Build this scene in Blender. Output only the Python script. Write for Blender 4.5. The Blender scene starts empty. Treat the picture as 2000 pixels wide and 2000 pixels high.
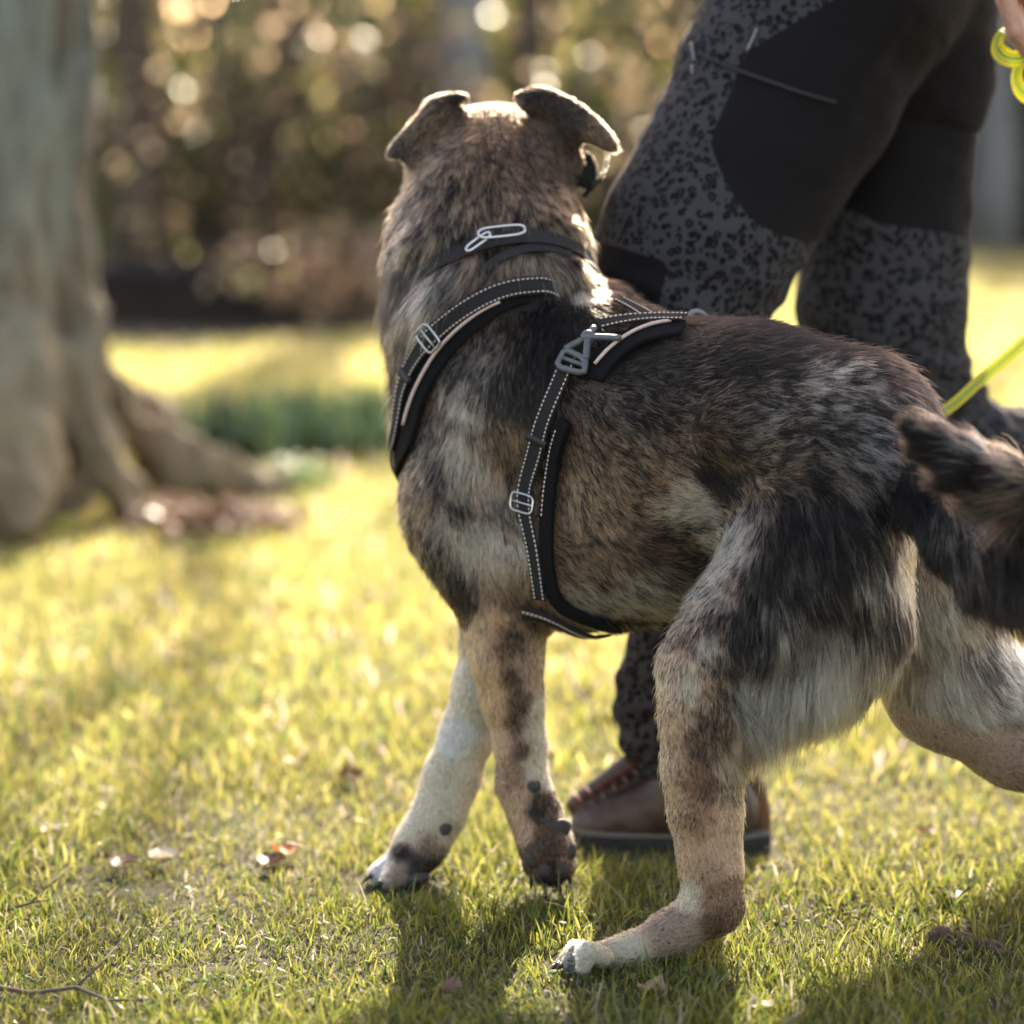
import bpy, math, random, time
import numpy as np
from mathutils import Vector, Matrix, Euler
random.seed(7); RNG = np.random.default_rng(11)
T0 = time.time()
scene = bpy.context.scene
COL = scene.collection

# ------------------------------------------------------------------ camera, sky, sun, exposure
CAM_H = 0.85; PITCH = math.radians(8.15); LENS = 88.0
cam_data = bpy.data.cameras.new("camera"); cam = bpy.data.objects.new("camera", cam_data); COL.objects.link(cam)
cam.location = (0, 0, CAM_H); cam.rotation_euler = (math.pi/2 - PITCH, 0, 0)
cam_data.lens = LENS; cam_data.sensor_width = 36; cam_data.clip_start = 0.05; cam_data.clip_end = 600
cam_data.dof.use_dof = True; cam_data.dof.focus_distance = 2.67; cam_data.dof.aperture_fstop = 2.1
scene.camera = cam
SUN_EL = math.radians(29); SUN_AZ = math.radians(7)      # azimuth from +Y (straight ahead), negative = left
world = bpy.data.worlds.new("World"); scene.world = world; world.use_nodes = True
wn = world.node_tree.nodes; wl = world.node_tree.links
bg = wn["Background"]; sky = wn.new("ShaderNodeTexSky"); sky.sky_type = 'NISHITA'; sky.sun_disc = False
sky.sun_elevation = SUN_EL; sky.sun_rotation = SUN_AZ; sky.air_density = 1.0; sky.dust_density = 2.0; sky.ozone_density = 1.0
wm = wn.new("ShaderNodeMixRGB"); wm.blend_type = "MULTIPLY"; wm.inputs[0].default_value = 1; wm.inputs[2].default_value = (1.30, 1.0, .78, 1); wl.new(sky.outputs[0], wm.inputs[1]); wl.new(wm.outputs[0], bg.inputs[0]); bg.inputs[1].default_value = 0.15
sun_data = bpy.data.lights.new("sun", 'SUN'); sun = bpy.data.objects.new("sun", sun_data); COL.objects.link(sun)
sun_data.energy = 4.6; sun_data.angle = math.radians(0.5); sun_data.color = (1.0, 0.87, 0.66)
sd = Vector((math.sin(SUN_AZ)*math.cos(SUN_EL), math.cos(SUN_AZ)*math.cos(SUN_EL), math.sin(SUN_EL)))
sun.rotation_euler = sd.to_track_quat('Z', 'Y').to_euler(); sun.location = (0, 10, 12)
scene.view_settings.view_transform = 'Standard'; scene.view_settings.look = 'None'
scene.view_settings.exposure = 2.02; scene.view_settings.gamma = 1.0
scene.cycles.use_denoising = True
scene.cycles.max_bounces = 8; scene.cycles.diffuse_bounces = 3; scene.cycles.glossy_bounces = 3
scene.cycles.transmission_bounces = 5; scene.cycles.transparent_max_bounces = 8
scene.cycles.sample_clamp_indirect = 6.0; scene.cycles.caustics_reflective = False; scene.cycles.caustics_refractive = False
try: scene.cycles_curves.shape = 'RIBBONS'; scene.cycles_curves.subdivisions = 2
except Exception: pass
scene.render.film_transparent = False

# ------------------------------------------------------------------ planning helper: photo pixel (0..2000) + distance -> metres
FOC = LENS/36*2000
FW = np.array([0, math.cos(PITCH), -math.sin(PITCH)]); UP = np.array([0, math.sin(PITCH), math.cos(PITCH)]); RT = np.array([1.0, 0, 0])
C0 = np.array([0, 0, CAM_H])
def ray(px, py):
    return FW*FOC + RT*(px-1000) + UP*(1000-py)
def P(px, py, Y):
    r = ray(px, py); return C0 + r*(Y/r[1])
def S(py, Y):                      # metres per photo pixel at that place
    return Y/ray(1000, py)[1]
def G(px, py, z=0.0):
    r = ray(px, py); return C0 + r*((z-CAM_H)/r[2])

# ------------------------------------------------------------------ noise
def vnoise(p, scale, seed=0):
    q = np.asarray(p, dtype=np.float64)*scale + 1000.0
    i = np.floor(q).astype(np.int64); f = q - i; f = f*f*(3-2*f)
    def h(a, b, c):
        n = (a*73856093) ^ (b*19349663) ^ (c*83492791) ^ (seed*2654435761)
        n = (n ^ (n >> 13)) & 0x7fffffff; n = (n*1274126177) & 0x7fffffff
        n = (n ^ (n >> 16)) & 0xffff
        return n/65535.0
    x, y, z = i[..., 0], i[..., 1], i[..., 2]; fx, fy, fz = f[..., 0], f[..., 1], f[..., 2]
    def L(a, b, t): return a + (b-a)*t
    c00 = L(h(x, y, z), h(x+1, y, z), fx); c10 = L(h(x, y+1, z), h(x+1, y+1, z), fx)
    c01 = L(h(x, y, z+1), h(x+1, y, z+1), fx); c11 = L(h(x, y+1, z+1), h(x+1, y+1, z+1), fx)
    return L(L(c00, c10, fy), L(c01, c11, fy), fz)*2-1
def fbm(p, scale, seed=0, n=3):
    a = 0; w = 1; t = 0
    for k in range(n):
        a = a + w*vnoise(p, scale*2**k, seed+k); t += w; w *= .5
    return a/t

# ------------------------------------------------------------------ implicit solids -> one continuous mesh (surface nets)
class Solid:
    """a smooth union of tapered limbs and ellipsoids sampled on a grid"""
    def __init__(s, lo, hi, h):
        s.lo = np.array(lo, float); s.h = h
        s.n = np.ceil((np.array(hi)-s.lo)/h).astype(int)+1
        s.f = np.full(s.n, 0.12, np.float32); s.g = np.zeros(s.n, np.int8)
    def _box(s, lo, hi):
        a = np.clip(np.floor((lo-s.lo)/s.h).astype(int), 0, s.n-1); b = np.clip(np.ceil((hi-s.lo)/s.h).astype(int)+1, 1, s.n)
        if (b <= a).any(): return None
        ax = [s.lo[k]+s.h*np.arange(a[k], b[k]) for k in range(3)]
        X = np.stack(np.meshgrid(*ax, indexing='ij'), -1).astype(np.float32)
        return tuple(slice(a[k], b[k]) for k in range(3)), X
    def _put(s, sl, d, k, grp, sub=False):
        f = s.f[sl]
        if sub:
            hh = np.clip(.5-.5*(f+d)/k, 0, 1); s.f[sl] = f + (-d-f)*hh + k*hh*(1-hh); return
        m = d < f; s.g[sl][m] = grp
        hh = np.clip(.5+.5*(f-d)/k, 0, 1)
        s.f[sl] = f + (d-f)*hh - k*hh*(1-hh)
    def cone(s, a, ra, b, rb, k=.03, grp=0, sub=False):
        a = np.array(a, np.float32); b = np.array(b, np.float32); m = max(ra, rb)+.06
        bx = s._box(np.minimum(a, b)-m, np.maximum(a, b)+m)
        if bx is None: return
        sl, X = bx; ab = b-a; t = np.clip(((X-a)@ab)/max(float(ab@ab), 1e-9), 0, 1)
        d = np.linalg.norm(X-a-t[..., None]*ab, axis=-1)-(ra+(rb-ra)*t)
        s._put(sl, d.astype(np.float32), k, grp, sub)
    def chain(s, pts, k=.03, grp=0):
        for (a, ra), (b, rb) in zip(pts[:-1], pts[1:]): s.cone(a, ra, b, rb, k, grp)
    def ell(s, c, r, R=None, k=.03, grp=0, sub=False):
        c = np.array(c, np.float32); r = np.array(r, np.float32); R = np.eye(3) if R is None else np.array(R)
        m = max(r)+.05; bx = s._box(c-m, c+m)
        if bx is None: return
        sl, X = bx; q = (X-c)@R.astype(np.float32)
        k0 = np.linalg.norm(q/r, axis=-1); k1 = np.linalg.norm(q/(r*r), axis=-1)+1e-6
        s._put(sl, (k0*(k0-1)/k1).astype(np.float32), k, grp, sub)
    def val(s, p):
        q = (np.asarray(p)-s.lo)/s.h; q = np.clip(q, 0, np.array(s.n)-1.001); i = q.astype(int); t = q-i
        f = s.f; x, y, z = i[..., 0], i[..., 1], i[..., 2]; a, b, c = t[..., 0], t[..., 1], t[..., 2]
        return ((f[x, y, z]*(1-a)+f[x+1, y, z]*a)*(1-b)+(f[x, y+1, z]*(1-a)+f[x+1, y+1, z]*a)*b)*(1-c) + \
               ((f[x, y, z+1]*(1-a)+f[x+1, y, z+1]*a)*(1-b)+(f[x, y+1, z+1]*(1-a)+f[x+1, y+1, z+1]*a)*b)*c
    def grp_at(s, p):
        i = np.clip(np.round((np.asarray(p)-s.lo)/s.h).astype(int), 0, np.array(s.n)-1)
        return s.g[i[..., 0], i[..., 1], i[..., 2]]
    def grad(s, p, e=None):
        e = e or s.h*1.5; p = np.asarray(p); o = np.zeros(p.shape)
        for k in range(3):
            d = np.zeros(3); d[k] = e; o[..., k] = s.val(p+d)-s.val(p-d)
        return o/(np.linalg.norm(o, axis=-1, keepdims=True)+1e-9)
    def proj(s, p, off=0.0, it=14):
        p = np.array(p, float)
        for _ in range(it): p = p - (s.val(p)-off)[..., None]*.8*s.grad(p)
        return p
    def hit(s, px, py, off=0.0, y0=2.0, y1=3.6):
        """first point of the surface seen at a photo pixel"""
        px = np.atleast_1d(px).astype(float); py = np.atleast_1d(py).astype(float)
        r = FW*FOC + px[:, None]*0 + RT*(px[:, None]-1000) + UP*(1000-py[:, None]); r = r/r[:, 1:2]
        t = np.full(len(px), y0); done = np.zeros(len(px), bool); best = np.full(len(px), 9.0); bt = t.copy()
        for _ in range(400):
            v = s.val(C0+r*t[:, None])-off
            b = (v < best) & ~done; best[b] = v[b]; bt[b] = t[b]
            done |= v < .0004
            t = np.where(done, t, t+np.maximum(np.abs(v)*.6, .0012)); done |= t > y1
        return C0+r*bt[:, None], best < .003
    def mesh(s):
        f = s.f; n = f.shape; ins = f < 0
        c = np.zeros((n[0]-1, n[1]-1, n[2]-1), np.int8)
        for dx in (0, 1):
            for dy in (0, 1):
                for dz in (0, 1): c += ins[dx:n[0]-1+dx, dy:n[1]-1+dy, dz:n[2]-1+dz]
        act = (c > 0) & (c < 8); idx = np.argwhere(act); ids = np.full(act.shape, -1, np.int32); ids[act] = np.arange(len(idx))
        acc = np.zeros((len(idx), 3)); cnt = np.zeros(len(idx))
        cor = [(a, b, d) for a in (0, 1) for b in (0, 1) for d in (0, 1)]
        for A in cor:
            for k in range(3):
                if A[k] == 0:
                    B = list(A); B[k] = 1
                    fa = f[idx[:, 0]+A[0], idx[:, 1]+A[1], idx[:, 2]+A[2]]; fb = f[idx[:, 0]+B[0], idx[:, 1]+B[1], idx[:, 2]+B[2]]
                    m = (fa < 0) != (fb < 0); t = fa/(fa-fb+1e-12)
                    p = np.array(A)[None]*1.0 + 0*acc; p[:, k] += t
                    acc[m] += p[m]; cnt[m] += 1
        V = s.lo + s.h*(idx + acc/np.maximum(cnt, 1)[:, None])
        quads = []
        for k in range(3):
            i, j = [(1, 2), (2, 0), (0, 1)][k]
            sa = [slice(1, -1)]*3; sa[k] = slice(0, n[k]-1); sb = list(sa); sb[k] = slice(1, n[k])
            a = ins[tuple(sa)]; b = ins[tuple(sb)]; e = np.argwhere(a != b)
            fl = a[e[:, 0], e[:, 1], e[:, 2]]; o = np.ones(3, int); o[k] = 0; e = e+o
            def cid(di, dj):
                q = e.copy(); q[:, i] += di; q[:, j] += dj; return ids[q[:, 0], q[:, 1], q[:, 2]]
            q = np.stack([cid(-1, -1), cid(0, -1), cid(0, 0), cid(-1, 0)], 1)
            q[~fl] = q[~fl][:, ::-1]; quads.append(q)
        return V, np.concatenate(quads)

# ------------------------------------------------------------------ object helpers
def mesh_obj(name, V, Fc, mat=None, parent=None, smooth=True, attrs=None, mats=None, fmat=None, uv=None):
    V = np.asarray(V, np.float32)
    me = bpy.data.meshes.new(name)
    if isinstance(Fc, np.ndarray) and Fc.ndim == 2:
        me.vertices.add(len(V)); me.vertices.foreach_set("co", V.ravel())
        k = Fc.shape[1]; me.loops.add(Fc.size); me.loops.foreach_set("vertex_index", Fc.astype(np.int32).ravel())
        me.polygons.add(len(Fc)); me.polygons.foreach_set("loop_start", np.arange(0, Fc.size, k, dtype=np.int32))
        me.polygons.foreach_set("loop_total", np.full(len(Fc), k, np.int32)); me.update(calc_edges=True); me.validate()
    else:
        me.from_pydata(V.tolist(), [], [list(f) for f in Fc]); me.update()
    if smooth: me.polygons.foreach_set("use_smooth", np.ones(len(me.polygons), bool))
    for an, (dt, arr) in (attrs or {}).items():
        a = me.attributes.new(an, dt, 'POINT')
        if dt == 'FLOAT': a.data.foreach_set("value", np.asarray(arr, np.float32).ravel())
        elif dt == 'FLOAT_COLOR': a.data.foreach_set("color", np.asarray(arr, np.float32).ravel())
        else: a.data.foreach_set("vector", np.asarray(arr, np.float32).ravel())
    for m in (mats or ([mat] if mat else [])): me.materials.append(m)
    if fmat is not None: me.polygons.foreach_set("material_index", np.asarray(fmat, np.int32))
    o = bpy.data.objects.new(name, me); COL.objects.link(o)
    if parent is not None: o.parent = parent; o.matrix_parent_inverse = parent.matrix_world.inverted()
    return o
def recentre(o, pt):
    """put a top-level mesh's origin at its base"""
    pt = Vector(pt); o.data.transform(Matrix.Translation(-pt)); o.location = pt
    bpy.context.view_layer.update(); return o
def empty(name, loc):
    o = bpy.data.objects.new(name, None); COL.objects.link(o); o.location = loc; o.empty_display_size = .05
    bpy.context.view_layer.update(); return o
def tag(o, label=None, cat=None, group=None, kind=None):
    for k, v in (("label", label), ("category", cat), ("group", group), ("kind", kind)):
        if v: o[k] = v
    return o

# ------------------------------------------------------------------ material helpers
class M:
    def __init__(s, name):
        s.m = bpy.data.materials.new(name); s.m.use_nodes = True; s.t = s.m.node_tree; s.b = s.t.nodes["Principled BSDF"]
    def n(s, t, **kw):
        n = s.t.nodes.new(t)
        for k, v in kw.items():
            if k.startswith('i_'):
                key = k[2:]; key = int(key) if key.isdigit() else key
                n.inputs[key].default_value = v
            else: setattr(n, k, v)
        return n
    def l(s, a, b): s.t.links.new(a, b)
    def set(s, **kw):
        for k, v in kw.items(): s.b.inputs[k.replace('_', ' ')].default_value = v
        return s
    def noise(s, scale, detail=4, rough=.6, vec=None, dist=0):
        n = s.n("ShaderNodeTexNoise"); n.inputs["Scale"].default_value = scale; n.inputs["Detail"].default_value = detail
        n.inputs["Roughness"].default_value = rough; n.inputs["Distortion"].default_value = dist
        if vec is not None: s.l(vec, n.inputs["Vector"])
        return n
    def ramp(s, fac, stops):
        r = s.n("ShaderNodeValToRGB"); e = r.color_ramp.elements
        while len(e) < len(stops): e.new(.5)
        for i, (p, c) in enumerate(stops): e[i].position = p; e[i].color = (*c, 1) if len(c) == 3 else c
        s.l(fac, r.inputs[0]); return r
    def bump(s, h, strength=.3, dist=.01):
        b = s.n("ShaderNodeBump"); b.inputs["Strength"].default_value = strength; b.inputs["Distance"].default_value = dist
        s.l(h, b.inputs["Height"]); s.l(b.outputs[0], s.b.inputs["Normal"]); return b
    def coord(s): return s.n("ShaderNodeTexCoord").outputs["Object"]
def simple(name, col, rough=.6, metal=0, noise=0, nscale=40, bump=0, spec=.5):
    m = M(name); m.set(Roughness=rough, Metallic=metal); m.b.inputs["Specular IOR Level"].default_value = spec
    if noise:
        n = m.noise(nscale, vec=m.coord()); c = np.array(col)
        r = m.ramp(n.outputs[0], [(.3, tuple(c*(1-noise))), (.7, tuple(np.minimum(c*(1+noise), 1)))])
        m.l(r.outputs[0], m.b.inputs["Base Color"])
        if bump: m.bump(n.outputs[0], bump, .003)
    else: m.b.inputs["Base Color"].default_value = (*col, 1)
    return m.m

# ================================================================== THE DOG: one continuous body
DG = dict(torso=1, neck=2, head=3, near_fore=4, far_fore=5, near_hind=6, far_hind=7, tail=8)
def pr(px, py, Y, r): return (P(px, py, Y), r*S(py, Y))
def pc(L): return [pr(*q) for q in L]
def rotc(a):                        # axes: along a in the picture plane, across it, depth
    a = math.radians(a); u = RT*math.cos(a)+UP*math.sin(a); v = -RT*math.sin(a)+UP*math.cos(a)
    return np.stack([u, v, FW], 1)
def pe(sd, px, py, Y, rx, ry, rz, ang=0, **kw):
    m = S(py, Y); sd.ell(P(px, py, Y), (rx*m, ry*m, rz*m), rotc(ang), **kw)
dog = Solid((-.26, 2.10, -.02), (.92, 3.46, 1.02), .0045)
t = DG['torso']
for L in ([(1655, 860, 2.68, 178), (1450, 828, 2.745, 178), (1290, 838, 2.81, 196), (1100, 775, 2.90, 206), (985, 820, 2.94, 180)],
          [(985, 820, 2.94, 178), (965, 985, 2.92, 158), (1010, 1075, 2.90, 132)],
          [(1010, 1060, 2.90, 140), (1150, 1045, 2.86, 166), (1300, 1015, 2.80, 160), (1440, 945, 2.745, 150), (1600, 900, 2.69, 160)]):
    dog.chain(pc(L), .05, t)
pe(dog, 1130, 640, 2.92, 90, 75, 70, -15, k=.05, grp=t)          # withers
pe(dog, 900, 900, 2.865, 85, 165, 60, -12, k=.03, grp=t)          # shoulder blade and upper arm
pe(dog, 905, 1080, 2.86, 55, 130, 55, 18, k=.03, grp=t)
pe(dog, 1430, 850, 2.635, 75, 60, 45, 30, k=.03, grp=t)           # hip bone
t = DG['neck']
dog.chain(pc([(975, 770, 2.945, 186), (956, 610, 2.96, 184), (953, 480, 2.99, 176), (956, 385, 3.02, 152)]), .04, t)
pe(dog, 985, 560, 2.86, 150, 60, 40, 14, k=.03, grp=t)            # ruff roll above the withers
pe(dog, 960, 455, 2.90, 165, 35, 50, 5, k=.03, grp=t)
t = DG['head']
pe(dog, 968, 296, 3.06, 130, 92, 120, 0, k=.03, grp=t)
pe(dog, 1040, 330, 3.05, 78, 80, 100, 0, k=.03, grp=t)
pe(dog, 880, 325, 3.05, 82, 72, 100, 0, k=.03, grp=t)
dog.chain([(P(950, 320, 3.12), .062), (P(935, 350, 3.20), .048), (P(925, 365, 3.29), .034)], .02, t)   # muzzle
pe(dog, 838, 238, 3.00, 80, 24, 20, 43, k=.010, grp=t)            # folded ears
pe(dog, 826, 276, 3.00, 56, 34, 16, 50, k=.014, grp=t)
pe(dog, 774, 290, 2.998, 26, 12, 12, 44, k=.012, grp=t)
pe(dog, 868, 236, 3.01, 40, 50, 26, 30, k=.014, grp=t)
pe(dog, 888, 190, 2.995, 28, 9, 14, 3, k=.006, grp=t)
pe(dog, 1110, 226, 2.99, 92, 32, 22, -32, k=.010, grp=t)
pe(dog, 1085, 256, 3.0, 56, 46, 24, -40, k=.014, grp=t)
pe(dog, 1050, 200, 2.99, 40, 24, 24, -8, k=.010, grp=t)
pe(dog, 1176, 270, 2.98, 40, 17, 13, -40, k=.012, grp=t)
pe(dog, 1018, 186, 2.995, 16, 8, 12, 10, k=.006, grp=t)
pe(dog, 1100, 320, 3.01, 40, 44, 24, 20, k=.012, grp=t)
pe(dog, 1140, 330, 3.035, 28, 42, 9, 12, k=.008, grp=t)
dog.chain(pc([(1186, 292, 3.0, 5), (1184, 322, 3.0, 4.5), (1172, 350, 3.005, 4.5), (1140, 384, 3.015, 6)]), .004, t)
t = DG['near_fore']
dog.chain(pc([(985, 1130, 2.87, 92), (985, 1225, 2.855, 72), (990, 1290, 2.845, 62), (1002, 1370, 2.84, 53), (1015, 1450, 2.835, 44), (1020, 1530, 2.825, 44),
              (1044, 1590, 2.815, 44), (1066, 1650, 2.80, 46), (1074, 1690, 2.80, 42)]), .02, t)
for q in ((1040, 1690, 2.79, 20), (1058, 1706, 2.785, 19), (1084, 1712, 2.785, 19), (1106, 1690, 2.79, 20)):
    dog.chain(pc([(1070, 1660, 2.81, 30), q]), .006, t)
t = DG['far_fore']
dog.chain(pc([(1010, 1120, 2.96, 90), (975, 1240, 2.94, 66), (945, 1340, 2.92, 54), (915, 1430, 2.91, 48), (882, 1515, 2.90, 49), (858, 1585, 2.885, 46), (825, 1645, 2.87, 46), (800, 1680, 2.86, 44)]), .02, t)
for q in ((742, 1708, 2.845, 24), (765, 1716, 2.825, 22), (765, 1700, 2.875, 22), (800, 1715, 2.825, 20)):
    dog.chain(pc([(800, 1680, 2.855, 34), q]), .008, t)
t = DG['near_hind']
dog.chain(pc([(1640, 930, 2.64, 165), (1590, 1100, 2.625, 158), (1460, 1240, 2.60, 118), (1392, 1320, 2.59, 92)]), .04, t)
dog.chain(pc([(1660, 1080, 2.625, 100), (1655, 1210, 2.61, 105), (1590, 1300, 2.60, 85), (1440, 1400, 2.585, 70)]), .035, t)
dog.chain(pc([(1385, 1310, 2.59, 92), (1378, 1400, 2.58, 78), (1372, 1500, 2.575, 70), (1376, 1590, 2.57, 60), (1384, 1680, 2.565, 50), (1388, 1750, 2.56, 50)]), .025, t)
dog.chain(pc([(1388, 1600, 2.575, 48), (1412, 1700, 2.565, 22), (1420, 1765, 2.56, 24)]), .02, t)   # tendon to the point of the hock
pe(dog, 1406, 1775, 2.56, 38, 40, 34, -30, k=.015, grp=t)
dog.chain(pc([(1385, 1775, 2.56, 50), (1310, 1826, 2.555, 42), (1230, 1862, 2.55, 32), (1160, 1872, 2.545, 30)]), .02, t)
for q in ((1102, 1882, 2.545, 17), (1112, 1882, 2.512, 17), (1122, 1872, 2.578, 17), (1140, 1888, 2.49, 16)):
    dog.chain(pc([(1175, 1868, q[2]*.6+2.545*.4, 22), ((q[0]+1150)/2, 1858, q[2], 18), q]), .005, t)
t = DG['far_hind']
dog.chain(pc([(1745, 1010, 2.73, 105), (1800, 1160, 2.735, 122), (1858, 1335, 2.75, 122), (2000, 1420, 2.77, 114), (2150, 1485, 2.79, 80), (2330, 1560, 2.81, 46)]), .03, t)
dog.chain(pc([(2330, 1560, 2.81, 46), (2395, 1650, 2.83, 38), (2400, 1740, 2.84, 34), (2340, 1775, 2.83, 34), (2290, 1778, 2.82, 22)]), .02, t)
t = DG['tail']
TAIL = [(1765, 910, 2.60, 50), (1810, 975, 2.56, 54), (1868, 1040, 2.52, 58), (1930, 1095, 2.48, 60), (2010, 1110, 2.45, 58), (2065, 1045, 2.43, 54), (2035, 990, 2.42, 50), (1965, 948, 2.415, 46), (1895, 910, 2.415, 38), (1838, 872, 2.415, 28), (1797, 842, 2.415, 18)]
dog.chain(pc(TAIL), .015, t)
# hollows: flank, behind the shoulder, armpit, between the thighs
pe(dog, 1405, 945, 2.615, 40, 50, 18, 40, k=.03, sub=True)
pe(dog, 1060, 1000, 2.735, 24, 150, 20, 5, k=.03, sub=True)
pe(dog, 1290, 1120, 2.60, 60, 30, 20, 40, k=.03, sub=True)
pe(dog, 955, 985, 2.78, 14, 90, 14, 25, k=.02, sub=True)
DV, DQ = dog.mesh()
print("dog mesh", len(DV), "t", round(time.time()-T0, 1))

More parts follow.
